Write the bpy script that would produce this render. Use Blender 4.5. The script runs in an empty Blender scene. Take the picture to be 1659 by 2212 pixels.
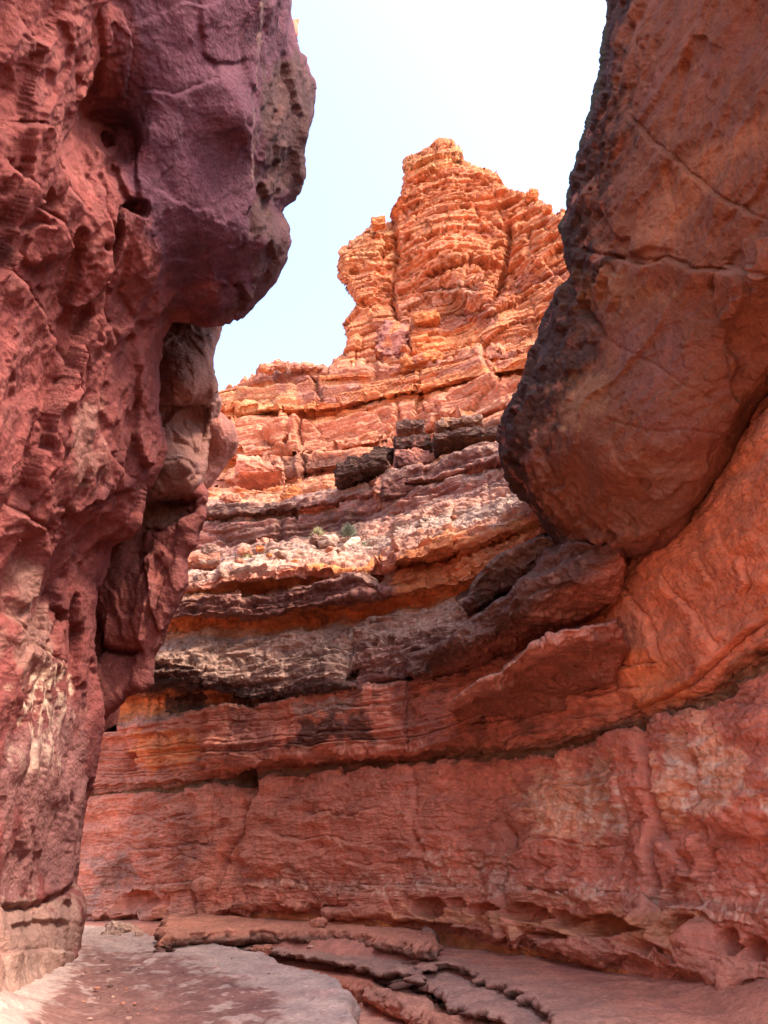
import bpy, math, random, time
import numpy as np
T0 = time.time()
f4 = np.float32
# ------------------------------------------------------------------ camera, sky, sun, exposure
scn = bpy.context.scene
PITCH = math.radians(25.0)
CP, SP = math.cos(PITCH), math.sin(PITCH)
CAMZ = 1.6
cam_d = bpy.data.cameras.new("camera")
cam = bpy.data.objects.new("camera", cam_d)
scn.collection.objects.link(cam)
cam.location = (0, 0, CAMZ)
cam.rotation_euler = (math.radians(90) + PITCH, 0, 0)
cam_d.sensor_fit = 'VERTICAL'
cam_d.sensor_height = 36.0
cam_d.lens = 26.0
cam_d.clip_start = 0.05
cam_d.clip_end = 2000
scn.camera = cam

SUN_AZ = math.radians(128)      # clockwise from +Y
SUN_EL = math.radians(54)
world = bpy.data.worlds.new("World")
scn.world = world
world.use_nodes = True
wn = world.node_tree
bg = wn.nodes["Background"]
sky = wn.nodes.new("ShaderNodeTexSky")
sky.sky_type = 'NISHITA'
sky.sun_disc = False
sky.sun_elevation = SUN_EL
sky.sun_rotation = SUN_AZ
sky.dust_density = 3.0
sky.air_density = 1.0
wn.links.new(sky.outputs[0], bg.inputs[0])
bg.inputs[1].default_value = 0.15
sun_d = bpy.data.lights.new("sun", 'SUN')
sun_d.energy = 1.0
sun_d.angle = math.radians(10)
sun_d.color = (1.0, 0.86, 0.70)
sun = bpy.data.objects.new("sun", sun_d)
scn.collection.objects.link(sun)
sun.rotation_euler = (math.pi / 2 - SUN_EL, 0, math.pi - SUN_AZ)
scn.view_settings.view_transform = 'Standard'
scn.view_settings.look = 'None'
scn.view_settings.gamma = 1
scn.view_settings.exposure = 2.5
cy = scn.cycles
cy.max_bounces = 8
cy.diffuse_bounces = 6
cy.use_denoising = True
cy.caustics_reflective = False
cy.caustics_refractive = False

# ------------------------------------------------------------------ picture <-> world
F, CX, CY = 1597.6, 829.5, 1106.0
def raydir(x, y):
    xc = (np.asarray(x, float) - CX) / F
    yc = -(np.asarray(y, float) - CY) / F
    xc, yc = np.broadcast_arrays(xc, yc)
    d = np.stack([xc, CP - SP * yc, SP + CP * yc], -1)
    return d / np.hypot(d[..., 0], d[..., 1])[..., None]      # unit horizontal length
def at_r(x, y, r):
    return raydir(x, y) * np.asarray(r, float)[..., None] + np.array([0, 0, CAMZ])
def at_z(x, y, z):
    d = raydir(x, y)
    return d * ((np.asarray(z, float) - CAMZ) / d[..., 2])[..., None] + np.array([0, 0, CAMZ])
def project(P):
    X, Y, Z = P[..., 0], P[..., 1], P[..., 2] - CAMZ
    dep = np.maximum(Y * CP + Z * SP, 0.01)
    return CX + F * X / dep, CY - F * (-Y * SP + Z * CP) / dep

# ------------------------------------------------------------------ noise
def _tabs(seed):
    rs = np.random.RandomState(seed)
    perm = rs.permutation(256).astype(np.int32)
    g = rs.normal(size=(256, 3)); g /= np.linalg.norm(g, axis=1)[:, None]
    return perm, g.astype(f4), rs.rand(256, 4).astype(f4)
_TC = {}
def tabs(seed):
    if seed not in _TC: _TC[seed] = _tabs(seed)
    return _TC[seed]
def chunked(fn):
    def w(P, *a, **k):
        P = np.ascontiguousarray(P.reshape(-1, 3), dtype=np.float64)
        n = len(P); C = 150000
        if n <= C: return fn(P, *a, **k)
        outs = [fn(P[i:i + C], *a, **k) for i in range(0, n, C)]
        if isinstance(outs[0], tuple): return tuple(np.concatenate(o) for o in zip(*outs))
        return np.concatenate(outs)
    return w
@chunked
def perlin(P, seed=0):
    perm, g, _ = tabs(seed)
    I = np.floor(P).astype(np.int32); Fr = (P - I).astype(f4)
    u = Fr * Fr * Fr * (Fr * (Fr * 6 - 15) + 10)
    I &= 255
    out = 0
    for dx in (0, 1):
        a = perm[(I[:, 0] + dx) & 255]; wx = u[:, 0] if dx else 1 - u[:, 0]
        for dy in (0, 1):
            b = perm[(a + I[:, 1] + dy) & 255]; wy = u[:, 1] if dy else 1 - u[:, 1]
            for dz in (0, 1):
                c = perm[(b + I[:, 2] + dz) & 255]; wz = u[:, 2] if dz else 1 - u[:, 2]
                G = g[c]
                out = out + wx * wy * wz * (G[:, 0] * (Fr[:, 0] - dx) + G[:, 1] * (Fr[:, 1] - dy) + G[:, 2] * (Fr[:, 2] - dz))
    return out * 1.6
def fbm(P, s, octv=4, seed=0, rough=0.5, aniso=(1, 1, 1)):
    Q = P.reshape(-1, 3) * (np.array(aniso) / s)
    out, a, t = 0, 1.0, 0
    for o in range(octv):
        out = out + a * perlin(Q * 2 ** o + 17.3 * o, seed + o); t += a; a *= rough
    return out / t * 1.3
def ridged(P, s, octv=4, seed=0, aniso=(1, 1, 1)):
    Q = P.reshape(-1, 3) * (np.array(aniso) / s)
    out, a, t = 0, 1.0, 0
    for o in range(octv):
        out = out + a * (1 - np.abs(perlin(Q * 2.1 ** o + 9.7 * o, seed + o)) * 2); t += a; a *= 0.5
    return out / t
@chunked
def _vor(P, seed, jit):
    perm, g, rnd = tabs(seed)
    I = np.floor(P).astype(np.int32); Fr = (P - I).astype(f4)
    n = len(P)
    f1 = np.full(n, 9, f4); f2 = np.full(n, 9, f4); cid = np.zeros(n, np.int32)
    D = np.zeros((n, 3), f4)
    for dx in (-1, 0, 1):
        a = perm[(I[:, 0] + dx) & 255]
        for dy in (-1, 0, 1):
            b = perm[(a + I[:, 1] + dy) & 255]
            for dz in (-1, 0, 1):
                c = perm[(b + I[:, 2] + dz) & 255]
                R = rnd[c]
                v0 = Fr[:, 0] - dx - .5 - (R[:, 0] - .5) * jit
                v1 = Fr[:, 1] - dy - .5 - (R[:, 1] - .5) * jit
                v2 = Fr[:, 2] - dz - .5 - (R[:, 2] - .5) * jit
                d = v0 * v0 + v1 * v1 + v2 * v2
                m = d < f1
                f2 = np.where(m, f1, np.minimum(f2, d))
                f1 = np.where(m, d, f1); cid = np.where(m, c, cid)
                D[:, 0] = np.where(m, v0, D[:, 0]); D[:, 1] = np.where(m, v1, D[:, 1]); D[:, 2] = np.where(m, v2, D[:, 2])
    return np.sqrt(f1), np.sqrt(f2), cid, D
def facets(P, s, seed=0, tilt=0.6, aniso=(1, 1, 1), warp=0.25, groove=0.0, gw=0.06, jit=0.95):
    """broken-rock relief in units of s: one tilted plane to each cell"""
    Q = P.reshape(-1, 3) * (np.array(aniso) / s)
    if warp:
        w = np.stack([perlin(Q * 1.3 + k * 31.7, seed + 40 + k) + .4 * perlin(Q * 4.1 + k * 11.7, seed + 43 + k) for k in range(3)], -1)
        Q = Q + w * warp
    a, b, c, D = _vor(Q, seed, jit)
    _, g, rnd = tabs(seed + 7)
    h = (rnd[c, 3] - .5) * .5 + tilt * (g[c] * D).sum(1)
    if groove:
        h = h - groove * np.exp(-((b - a) / gw) ** 2)
    return h
def pits(P, s, seed=0, rad=0.35, dens=0.5, aniso=(1, 1, 1)):
    Q = P.reshape(-1, 3) * (np.array(aniso) / s)
    a, b, c, D = _vor(Q, seed, 0.8)
    rnd = tabs(seed + 3)[2]
    R = rad * (0.4 + 0.9 * rnd[c, 1])
    on = rnd[c, 2] < dens
    return np.where(on, np.clip(1 - (a / R) ** 2, 0, 1) ** .7, 0)
def flakes(P, s, n, seed=0, aniso=(1, 1, 1), w=.12):
    """thin laminae broken back along irregular edges"""
    q = fbm(P, s, 5, seed, .55, aniso) * n
    i = np.floor(q); f = q - i
    return (i + sstep(.5 - w, .5 + w, f)) / n
def h2(i, j, seed):
    perm, _, r = tabs(seed)
    return r[perm[(perm[i & 255] + j) & 255], 0]
def blocks(s, z, hz, ls, seed=0, ez=0.12, es=0.05):
    """courses of stone of uneven height, broken by joints: returns relief 0..1 and joint depth 0..1"""
    zz = z / hz
    zz = zz + 0.35 * np.sin(zz * 1.7 + seed) + .2 * np.sin(zz * 4.1 + 2 * seed)
    iz = np.floor(zz).astype(np.int32); fz = zz - iz
    off = h2(iz, np.zeros_like(iz), seed + 1)
    ss = s / (ls * (0.6 + 1.2 * off)) + off * 37
    i_s = np.floor(ss).astype(np.int32); fs = ss - i_s
    v = h2(iz, i_s, seed)
    lay = h2(iz, np.zeros_like(iz), seed + 2)
    laz = h2(iz + 1, np.zeros_like(iz), seed + 2)
    t = np.clip((fz - (1 - ez)) / ez, 0, 1); t = t * t * (3 - 2 * t)
    rel = 0.62 * (lay * (1 - t) + laz * t) + 0.38 * v
    jz = np.exp(-(np.minimum(fz, 1 - fz) / (ez * .5)) ** 2)
    js = np.exp(-(np.minimum(fs, 1 - fs) / es) ** 2) * (off > .35)
    return rel, np.maximum(jz, js)
def sstep(a, b, x):
    t = np.clip((x - a) / (b - a), 0, 1)
    return t * t * (3 - 2 * t)

# ------------------------------------------------------------------ polygons
def poly_sd(poly, X, Y):
    """signed distance, positive inside, and the nearest outline point"""
    P = np.asarray(poly, float)
    best = np.full(X.shape, 1e18); bx = np.zeros(X.shape); by = np.zeros(X.shape); ins = np.zeros(X.shape, bool)
    n = len(P)
    for i in range(n):
        x0, y0 = P[i]; x1, y1 = P[(i + 1) % n]
        ex, ey = x1 - x0, y1 - y0
        t = np.clip(((X - x0) * ex + (Y - y0) * ey) / max(ex * ex + ey * ey, 1e-9), 0, 1)
        qx, qy = x0 + t * ex, y0 + t * ey
        d = (X - qx) ** 2 + (Y - qy) ** 2
        m = d < best
        best = np.where(m, d, best); bx = np.where(m, qx, bx); by = np.where(m, qy, by)
        if y0 != y1:
            c = ((y0 > Y) != (y1 > Y)) & (X < ex * (Y - y0) / (y1 - y0) + x0)
            ins ^= c
    d = np.sqrt(best)
    return np.where(ins, d, -d), bx, by
def line_d(pl, X, Y):
    """distance to a polyline, side (+ left of travel, - right) and nothing beyond its ends"""
    P = np.asarray(pl, float)
    best = np.full(X.shape, 1e18); side = np.zeros(X.shape); tt = np.zeros(X.shape)
    L = np.concatenate([[0], np.cumsum(np.hypot(*np.diff(P, axis=0).T))])
    for i in range(len(P) - 1):
        x0, y0 = P[i]; x1, y1 = P[i + 1]
        ex, ey = x1 - x0, y1 - y0; l2 = ex * ex + ey * ey
        t = np.clip(((X - x0) * ex + (Y - y0) * ey) / l2, 0, 1)
        d = (X - x0 - t * ex) ** 2 + (Y - y0 - t * ey) ** 2
        m = d < best
        best = np.where(m, d, best)
        side = np.where(m, np.sign(ex * (Y - y0) - ey * (X - x0)), side)
        tt = np.where(m, (L[i] + t * math.sqrt(l2)) / L[-1], tt)
    return np.sqrt(best), side, tt
def rough_poly(poly, amp, seg, seed, keep=lambda x, y: True):
    rs = np.random.RandomState(seed)
    out = []
    n = len(poly)
    for i in range(n):
        a = np.array(poly[i], float); b = np.array(poly[(i + 1) % n], float)
        L = np.hypot(*(b - a)); k = max(1, int(min(L, 900) / seg))
        for j in range(k): out.append(a + (b - a) * j / k)
    out = np.array(out)
    N = len(out)
    d = np.zeros(N)
    for o, (st, am) in enumerate(((5, 1.0), (2, .6), (1, .35))):
        r = rs.uniform(-1, 1, N // st + 2)
        d += am * np.interp(np.arange(N) / st, np.arange(len(r)), r)
    d[-3:] *= [.7, .4, .1]; d[:2] *= [.1, .5]
    t = np.roll(out, -1, 0) - np.roll(out, 1, 0); t /= np.maximum(np.hypot(t[:, 0], t[:, 1]), 1e-6)[:, None]
    return out + np.stack([-t[:, 1], t[:, 0]], 1) * (d * amp)[:, None]

# ------------------------------------------------------------------ scene plumbing
def tag(o, label=None, cat=None, group=None, kind=None):
    if label: o["label"] = label
    if cat: o["category"] = cat
    if group: o["group"] = group
    if kind: o["kind"] = kind
    return o
def link_mesh(name, V, faces, mat, col=None, parent=None, smooth=True, base=None):
    V = np.asarray(V, float)
    if base is None:
        base = np.array([V[:, 0].mean(), V[:, 1].mean(), V[:, 2].min()])
    me = bpy.data.meshes.new(name)
    faces = np.asarray(faces, np.int32)
    k = faces.shape[1]
    me.vertices.add(len(V)); me.loops.add(faces.size); me.polygons.add(len(faces))
    me.vertices.foreach_set("co", (V - base).astype(f4).ravel())
    me.loops.foreach_set("vertex_index", faces.ravel())
    me.polygons.foreach_set("loop_start", np.arange(0, faces.size, k, dtype=np.int32))
    me.polygons.foreach_set("loop_total", np.full(len(faces), k, np.int32))
    me.polygons.foreach_set("use_smooth", np.full(len(faces), smooth, bool))
    me.update(calc_edges=True)
    if col is not None:
        a = me.color_attributes.new("Col", 'FLOAT_COLOR', 'POINT')
        c = np.ones((len(V), 4), f4); c[:, :3] = col
        a.data.foreach_set("color", c.ravel())
    me.materials.append(mat)
    o = bpy.data.objects.new(name, me)
    scn.collection.objects.link(o)
    o.location = base
    if parent is not None:
        o.parent = parent
        o.location = base - np.array(parent.location)
    return o

# ------------------------------------------------------------------ materials
def rock_mat(name, scale=1.0, bump=0.03, rough=0.95, var=0.35, spec=0.12, sp_dark=0.25, sp_light=.2, strat=0.0):
    m = bpy.data.materials.new(name); m.use_nodes = True
    nt = m.node_tree; N, L = nt.nodes, nt.links
    b = N["Principled BSDF"]
    b.inputs["Roughness"].default_value = rough
    b.inputs["Specular IOR Level"].default_value = spec
    geo = N.new("ShaderNodeNewGeometry")
    mp = N.new("ShaderNodeMapping"); mp.inputs["Scale"].default_value = (1 / scale,) * 3
    L.new(geo.outputs["Position"], mp.inputs[0])
    at = N.new("ShaderNodeAttribute"); at.attribute_name = "Col"
    def noise(s, d, r=.55, src=None):
        n = N.new("ShaderNodeTexNoise"); n.inputs["Scale"].default_value = s
        n.inputs["Detail"].default_value = d; n.inputs["Roughness"].default_value = r
        L.new((src or mp).outputs[0], n.inputs["Vector"]); return n
    def mix(bt, a, bb, fac, facv=None):
        x = N.new("ShaderNodeMix"); x.data_type = 'RGBA'; x.blend_type = bt
        if facv is not None: x.inputs[0].default_value = facv
        else: L.new(fac, x.inputs[0])
        for sock, v in ((x.inputs[6], a), (x.inputs[7], bb)):
            if isinstance(v, tuple): sock.default_value = v
            else: L.new(v, sock)
        return x.outputs[2]
    def ramp(src, p0, p1, c0=(0, 0, 0, 1), c1=(1, 1, 1, 1)):
        r = N.new("ShaderNodeValToRGB")
        r.color_ramp.elements[0].position = p0; r.color_ramp.elements[1].position = p1
        r.color_ramp.elements[0].color = c0; r.color_ramp.elements[1].color = c1
        L.new(src, r.inputs[0]); return r.outputs[0]
    n1 = noise(0.9, 8, .6); n2 = noise(7.0, 8, .62); n3 = noise(40, 5, .6)
    c = at.outputs["Color"]
    v1 = ramp(n1.outputs[0], .3, .7, (1 - var, 1 - var, 1 - var * .9, 1), (1 + var * .6, 1 + var * .5, 1 + var * .45, 1))
    c = mix('MULTIPLY', c, v1, None, 1.0)
    v2 = ramp(n2.outputs[0], .32, .68, (1 - var * .9, 1 - var, 1 - var, 1), (1 + var * .5, 1 + var * .5, 1 + var * .5, 1))
    c = mix('MULTIPLY', c, v2, None, .8)
    dk = ramp(n3.outputs[0], .60, .72)
    dm = N.new("ShaderNodeMath"); dm.operation = 'MULTIPLY'; dm.inputs[1].default_value = sp_dark; L.new(dk, dm.inputs[0])
    c = mix('MULTIPLY', c, (.35, .3, .3, 1), dm.outputs[0])
    # sparse pale mineral flecks
    n4 = noise(14, 6, .7)
    lt = ramp(n4.outputs[0], .62, .74)
    lm = N.new("ShaderNodeMath"); lm.operation = 'MULTIPLY'; lm.inputs[1].default_value = sp_light; L.new(lt, lm.inputs[0])
    c = mix('MIX', c, (.60, .40, .32, 1), lm.outputs[0])
    L.new(c, b.inputs["Base Color"])
    # relief
    h = N.new("ShaderNodeMath"); h.operation = 'MULTIPLY_ADD'
    nb = noise(5, 12, .68); nv = N.new("ShaderNodeTexVoronoi"); nv.inputs["Scale"].default_value = 16
    nv.feature = 'F1'; L.new(mp.outputs[0], nv.inputs["Vector"])
    L.new(nv.outputs["Distance"], h.inputs[0]); h.inputs[1].default_value = .18; L.new(nb.outputs[0], h.inputs[2])
    src = h.outputs[0]
    if strat:
        ms = N.new("ShaderNodeMapping"); ms.inputs["Scale"].default_value = (.5 / scale, .5 / scale, 9 / scale)
        L.new(geo.outputs["Position"], ms.inputs[0])
        ns = noise(1.0, 6, .6, ms)
        h2_ = N.new("ShaderNodeMath"); h2_.operation = 'MULTIPLY_ADD'
        L.new(ns.outputs[0], h2_.inputs[0]); h2_.inputs[1].default_value = strat; L.new(src, h2_.inputs[2])
        src = h2_.outputs[0]
    bp = N.new("ShaderNodeBump"); bp.inputs["Strength"].default_value = 1.0
    bp.inputs["Distance"].default_value = bump * scale
    L.new(src, bp.inputs["Height"])
    L.new(bp.outputs[0], b.inputs["Normal"])
    return m
M_WALL = rock_mat("red_sandstone", 1.0, .075, strat=.5)
M_FAR = rock_mat("far_sandstone", 2.2, .16, var=.3, strat=.8)
M_SMOOTH = rock_mat("smooth_overhang_stone", .8, .11, var=.22, sp_dark=.15, sp_light=.12)
M_LEFT = rock_mat("fractured_stone", 1.0, .10, var=.3)
M_FLOOR = rock_mat("floor_stone", .5, .11, var=.3, sp_light=.35)
M_DIRT = rock_mat("red_dirt", .22, .07, var=.35, sp_dark=.5, sp_light=.4)

# albedo palette (linear)
RED = np.array([.72, .275, .172]); ORANGE = np.array([.74, .26, .095]); PINK = np.array([.70, .30, .19])
DARK = np.array([.085, .045, .035]); PURPLE = np.array([.23, .095, .075]); GREY = np.array([.37, .21, .155])
PALE = np.array([.60, .39, .29]); SALT = np.array([.95, .68, .47]); TAN = np.array([.68, .34, .15])
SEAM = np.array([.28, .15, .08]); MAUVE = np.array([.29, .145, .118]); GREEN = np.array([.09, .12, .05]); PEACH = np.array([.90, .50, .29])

def patch(col, px, py, P, poly, c, k=1.0, soft=14, nz=22, ns=.6, seed=0, aniso=(1, 1, 1), thr=0.0, vein=0):
    """a stain, deposit, or painted shade or haze, with an outline of its own"""
    poly = np.asarray(poly, float)
    x0, y0 = poly.min(0) - soft - nz; x1, y1 = poly.max(0) + soft + nz
    i = np.where((px > x0) & (px < x1) & (py > y0) & (py < y1))[0]
    if not len(i): return
    sd, _, _ = poly_sd(poly, px[i], py[i])
    n = fbm(P[i], ns, 5, 300 + seed, .6, aniso)
    m = sstep(-soft, soft, sd + (n - thr) * nz * 2) * k
    if vein:
        v = ridged(P[i] + .1 * n[:, None], vein, 4, 340 + seed, (1, 1, .7)) + .35 * n
        m = m * sstep(.52, .8, v)
    col[i] = col[i] * (1 - m[:, None]) + c * m[:, None]

def soft_normals(G, kr=9, kc=5):
    G = G.copy()
    for ax, k in ((0, kr), (1, kc)):
        for _ in range(2):
            h = k // 2
            pad = [(0, 0)] * 3; pad[ax] = (h + 1, h)
            c = np.cumsum(np.pad(G, pad, mode='edge'), axis=ax)
            G = (np.take(c, np.arange(k, c.shape[ax]), ax) - np.take(c, np.arange(0, c.shape[ax] - k), ax)) / k
    return grid_normals(G)
def grid_normals(G):
    du = np.gradient(G, axis=1); dv = np.gradient(G, axis=0)
    n = np.cross(du, dv)
    n /= np.maximum(np.linalg.norm(n, axis=-1), 1e-12)[..., None]
    tocam = np.array([0, 0, CAMZ]) - G
    return n * (1 if (n * tocam).sum() > 0 else -1)      # one side for the whole sheet

# ------------------------------------------------------------------ loft: strata lines -> one cliff surface
def pl(tab, x):
    a = np.asarray(tab, float)
    return np.interp(x, a[:, 0], a[:, 1])
def loft(rows, xs, baser, dens=1.0):
    """rows: (y table, dr table or ('z', table), samples to next, palette colour). Returns grid and per-vertex row data."""
    R = len(rows)
    Y = np.stack([pl(r[0], xs) for r in rows])
    D = []
    for i, r in enumerate(rows):
        D.append(baser(xs) + pl(r[1], xs))
    D = np.stack(D)
    C = np.stack([np.asarray(r[3]) for r in rows])
    ys, rs, cs, ri = [], [], [], []
    Pr = [at_r(xs, Y[i], D[i]) for i in range(R)]
    vis = (xs > 150) & (xs < 1700)
    for i in range(R - 1):
        px_ = 2.0 * D[i] / F * dens
        n = int(np.clip(np.percentile((np.linalg.norm(Pr[i + 1] - Pr[i], axis=1) / px_)[vis], 80), 3, 90))
        for j in range(n):
            t = j / n
            ys.append(Y[i] * (1 - t) + Y[i + 1] * t); rs.append(D[i] * (1 - t) + D[i + 1] * t)
            tc = sstep(.35, .65, t)
            cs.append(C[i] * (1 - tc) + C[i + 1] * tc); ri.append(i + t)
    ys.append(Y[-1]); rs.append(D[-1]); cs.append(C[-1]); ri.append(R - 1)
    ys = np.array(ys); rs = np.array(rs)
    G = at_r(np.broadcast_to(xs, ys.shape), ys, rs)
    return G, np.array(cs), np.array(ri), ys
def grid_faces(nr, nc, keep=None):
    i = np.arange(nr * nc).reshape(nr, nc)
    f = np.stack([i[:-1, :-1], i[:-1, 1:], i[1:, 1:], i[1:, :-1]], -1)
    if keep is not None: f = f[keep]
    return f.reshape(-1, 4)

# ------------------------------------------------------------------ mass: a rock body with a traced outline, its own distance and thickness
def rbf(ctrl, X, Y):
    C = np.asarray(ctrl, float); n = len(C)
    s = 500.0
    def ph(d): return d
    A = np.zeros((n + 3, n + 3))
    d = np.hypot(C[:, None, 0] - C[None, :, 0], C[:, None, 1] - C[None, :, 1]) / s
    A[:n, :n] = ph(np.sqrt(d * d + .01)); A[:n, n] = 1; A[:n, n + 1] = C[:, 0] / s; A[:n, n + 2] = C[:, 1] / s
    A[n:, :n] = A[:n, n:].T
    w = np.linalg.solve(A, np.concatenate([C[:, 2], [0, 0, 0]]))
    out = w[n] + w[n + 1] * X / s + w[n + 2] * Y / s
    for i in range(n):
        q = np.hypot(X - C[i, 0], Y - C[i, 1]) / s
        out = out + w[i] * ph(np.sqrt(q * q + .01))
    return out
def mass(name, poly, ctrl, mat, disp, color, step=2.0, edge_w=60, edge_d=1.5, thick=3.0, rough=(2.0, 9), seed=1,
         feats=(), edge_pow=2.0, shrink=.25, edge_fade=.25, smooth_d=1, nk=.55):
    poly = rough_poly(poly, rough[0], rough[1], seed)
    x0, y0 = poly.min(0); x1, y1 = poly.max(0)
    xs = np.arange(x0 - step, x1 + 2 * step, step); ys = np.arange(y0 - step, y1 + 2 * step, step)
    X, Y = np.meshgrid(xs, ys)
    sd, bx, by = poly_sd(poly, X, Y)
    xm, ym = (X[:-1, :-1] + X[1:, 1:]) / 2, (Y[:-1, :-1] + Y[1:, 1:]) / 2
    sc = (sd[:-1, :-1] + sd[1:, :-1] + sd[:-1, 1:] + sd[1:, 1:]) / 4
    keep = sc > 0
    fc = grid_faces(len(ys), len(xs), keep)
    # outline vertices are snapped to the outline
    cnt = np.zeros(X.size, int); np.add.at(cnt, fc.ravel(), 1)
    bd = (cnt > 0) & (cnt < 4)
    Xf, Yf = X.ravel().copy(), Y.ravel().copy()
    snap = bd & (np.abs(sd.ravel()) < 1.6 * step)
    Xf[snap] = bx.ravel()[snap]; Yf[snap] = by.ravel()[snap]
    X, Y = Xf.reshape(X.shape), Yf.reshape(Y.shape)
    sdc = np.maximum(sd, 0); sdc.ravel()[snap] = 0
    r = rbf(ctrl, X, Y)
    q = np.clip(1 - sdc / edge_w, 0, 1)
    r = r + edge_d * (1 - np.sqrt(np.maximum(1 - q ** edge_pow, 0)))
    G = at_r(X, Y, r)
    for ft in feats: pass
    Nn = grid_normals(G)
    use = np.where(cnt > 0)[0]
    P = G.reshape(-1, 3)[use]; Nu = Nn.reshape(-1, 3)[use]
    xu, yu, su = X.ravel()[use], Y.ravel()[use], sdc.ravel()[use]
    d = disp(P, xu, yu)
    Df = np.zeros(X.size); Wt = np.zeros(X.size); Df[use] = d; Wt[use] = 1
    Df = Df.reshape(X.shape); Wt = Wt.reshape(X.shape)
    for _ in range(smooth_d):
        for ax in (0, 1):
            A_ = Df.copy(); B_ = Wt.copy()
            A_ += np.roll(Df, 1, ax) + np.roll(Df, -1, ax); B_ += np.roll(Wt, 1, ax) + np.roll(Wt, -1, ax)
            Df = np.where(Wt > 0, A_ / np.maximum(B_, 1), 0)
    d = Df.ravel()[use]
    fade = edge_fade + (1 - edge_fade) * np.clip(su / (edge_w * .3), 0, 1)
    # relief moves mostly along the normal, at the outline a little only
    tc = np.array([0, 0, CAMZ]) - P; tc /= np.linalg.norm(tc, axis=1)[:, None]
    dv = Nu * nk + tc * .75; dv /= np.linalg.norm(dv, axis=1)[:, None]
    P2 = P + dv * (d * fade)[:, None]
    remap = np.full(X.size, -1); remap[use] = np.arange(len(use))
    fcs = remap[fc]
    col = color(P2, xu, yu, su, d)
    # skirt: carry the outline back into the rock
    e = np.concatenate([fcs[:, [0, 1]], fcs[:, [1, 2]], fcs[:, [2, 3]], fcs[:, [3, 0]]])
    key = np.minimum(e[:, 0], e[:, 1]).astype(np.int64) * 10 ** 8 + np.maximum(e[:, 0], e[:, 1])
    u, idx, c_ = np.unique(key, return_index=True, return_counts=True)
    be = e[idx[c_ == 1]]
    bv = np.unique(be)
    mp = {v: i for i, v in enumerate(bv)}
    B = P2[bv]; nb = len(bv)
    # inward direction: away from the outline, towards the middle of the body
    bxn = xu[bv]; byn = yu[bv]
    gx = np.zeros(nb); gy = np.zeros(nb)
    s1, _, _ = poly_sd(poly, bxn + 3, byn); s2, _, _ = poly_sd(poly, bxn - 3, byn)
    s3, _, _ = poly_sd(poly, bxn, byn + 3); s4, _, _ = poly_sd(poly, bxn, byn - 3)
    gx, gy = s1 - s2, s3 - s4
    gl = np.maximum(np.hypot(gx, gy), 1e-6); gx /= gl; gy /= gl
    rb = np.hypot(B[:, 0], B[:, 1])
    Vs = [P2]; cols = [col]; fs = [fcs]
    prev = bv; n0 = len(P2)
    for k, t in enumerate((.12, .3, .55, .8, 1.0)):
        ins = (1 - math.sqrt(max(0, 1 - t * t))) * shrink * thick
        ip = np.minimum(ins * F / rb, 70 * t)
        Q = at_r(bxn + gx * ip, byn + gy * ip, rb + thick * t)
        Q = Q + (B - at_r(bxn, byn, rb))
        nz = fbm(Q, .8, 3, seed + 60) * .12 * min(1, t * 4)
        Q = Q + np.stack([nz, -nz, nz], -1)
        Vs.append(Q); cols.append(col[bv])
        cur = n0 + np.arange(nb)
        m0 = np.array([mp[v] for v in be[:, 0]]); m1 = np.array([mp[v] for v in be[:, 1]])
        a = prev[m0] if k == 0 else prev[m0]; b = prev[m1]
        fs.append(np.stack([b, a, cur[m0], cur[m1]], -1))
        prev = cur; n0 += nb
    V = np.concatenate(Vs); C = np.concatenate(cols); Fc = np.concatenate(fs)
    print(name, len(V), round(time.time() - T0, 1))
    return link_mesh(name, V, Fc, mat, C)

def cracks(d, px, py, lst, P=None, seed=0, cap=0, gain=1.0):
    """cuts and ledges along traced lines: (points, half width px, depth m[, step m, reach px])"""
    for n, c in enumerate(lst):
        pts = np.asarray(c[0], float); w, dep = c[1], c[2]
        if cap: w = w * 1.15; dep = np.sign(dep) * min(abs(dep), w * cap)
        st, reach = (c[3] * gain, c[4]) if len(c) > 3 else (0, 0)
        m = max(w * 4, reach * 3) + 12
        x0, y0 = pts.min(0) - m; x1, y1 = pts.max(0) + m
        i = np.where((px > x0) & (px < x1) & (py > y0) & (py < y1))[0]
        if not len(i): continue
        jx, jy = px[i], py[i]
        if P is not None:
            nn = fbm(P[i], .5, 4, seed + n * 3 + 900, .6); n2 = fbm(P[i] + 50, .5, 4, seed + n * 3 + 901, .6)
            jx = jx + nn * 9; jy = jy + n2 * 9
        ds, sd, tt = line_d(pts, jx, jy)
        ends = sstep(0, .12, tt) * sstep(0, .12, 1 - tt)
        d[i] -= dep * np.exp(-(ds / w) ** 2) * (.35 + .65 * ends)
        if st:
            d[i] += st * np.where(sd > 0, 1, 0) * np.exp(-(ds / reach) ** 2) * ends
    return d

# ================================================================== BACK CLIFF, lower and middle part
BASE_R = [(60, 26.4), (120, 25.5), (250, 24.2), (350, 22.8), (450, 21.6), (540, 20.6), (620, 19.8), (800, 18.0), (950, 16.7), (1100, 15.3),
          (1250, 13.9), (1400, 12.7), (1530, 11.8), (1659, 11.0), (1900, 9.6), (2100, 8.6)]
def base_r(x): return pl(BASE_R, x)
XS = [60, 250, 350, 450, 540, 620, 800, 950, 1100, 1250, 1400, 1530, 1659, 1900, 2100]
def T(*v): return list(zip(XS, v))
def wall_row(t):
    a = np.array([1912, 1908, 1904, 1898, 1896, 1900, 1909, 1906, 1916, 1921, 1930, 1937, 1942, 1958, 1975.])
    b = np.array([1735, 1722, 1712, 1702, 1688, 1674, 1661, 1652, 1640, 1618, 1575, 1532, 1458, 1320, 1180.])
    return T(*(a * (1 - t) + b * t))
K = [(0, 0), (1, 0)]
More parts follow.
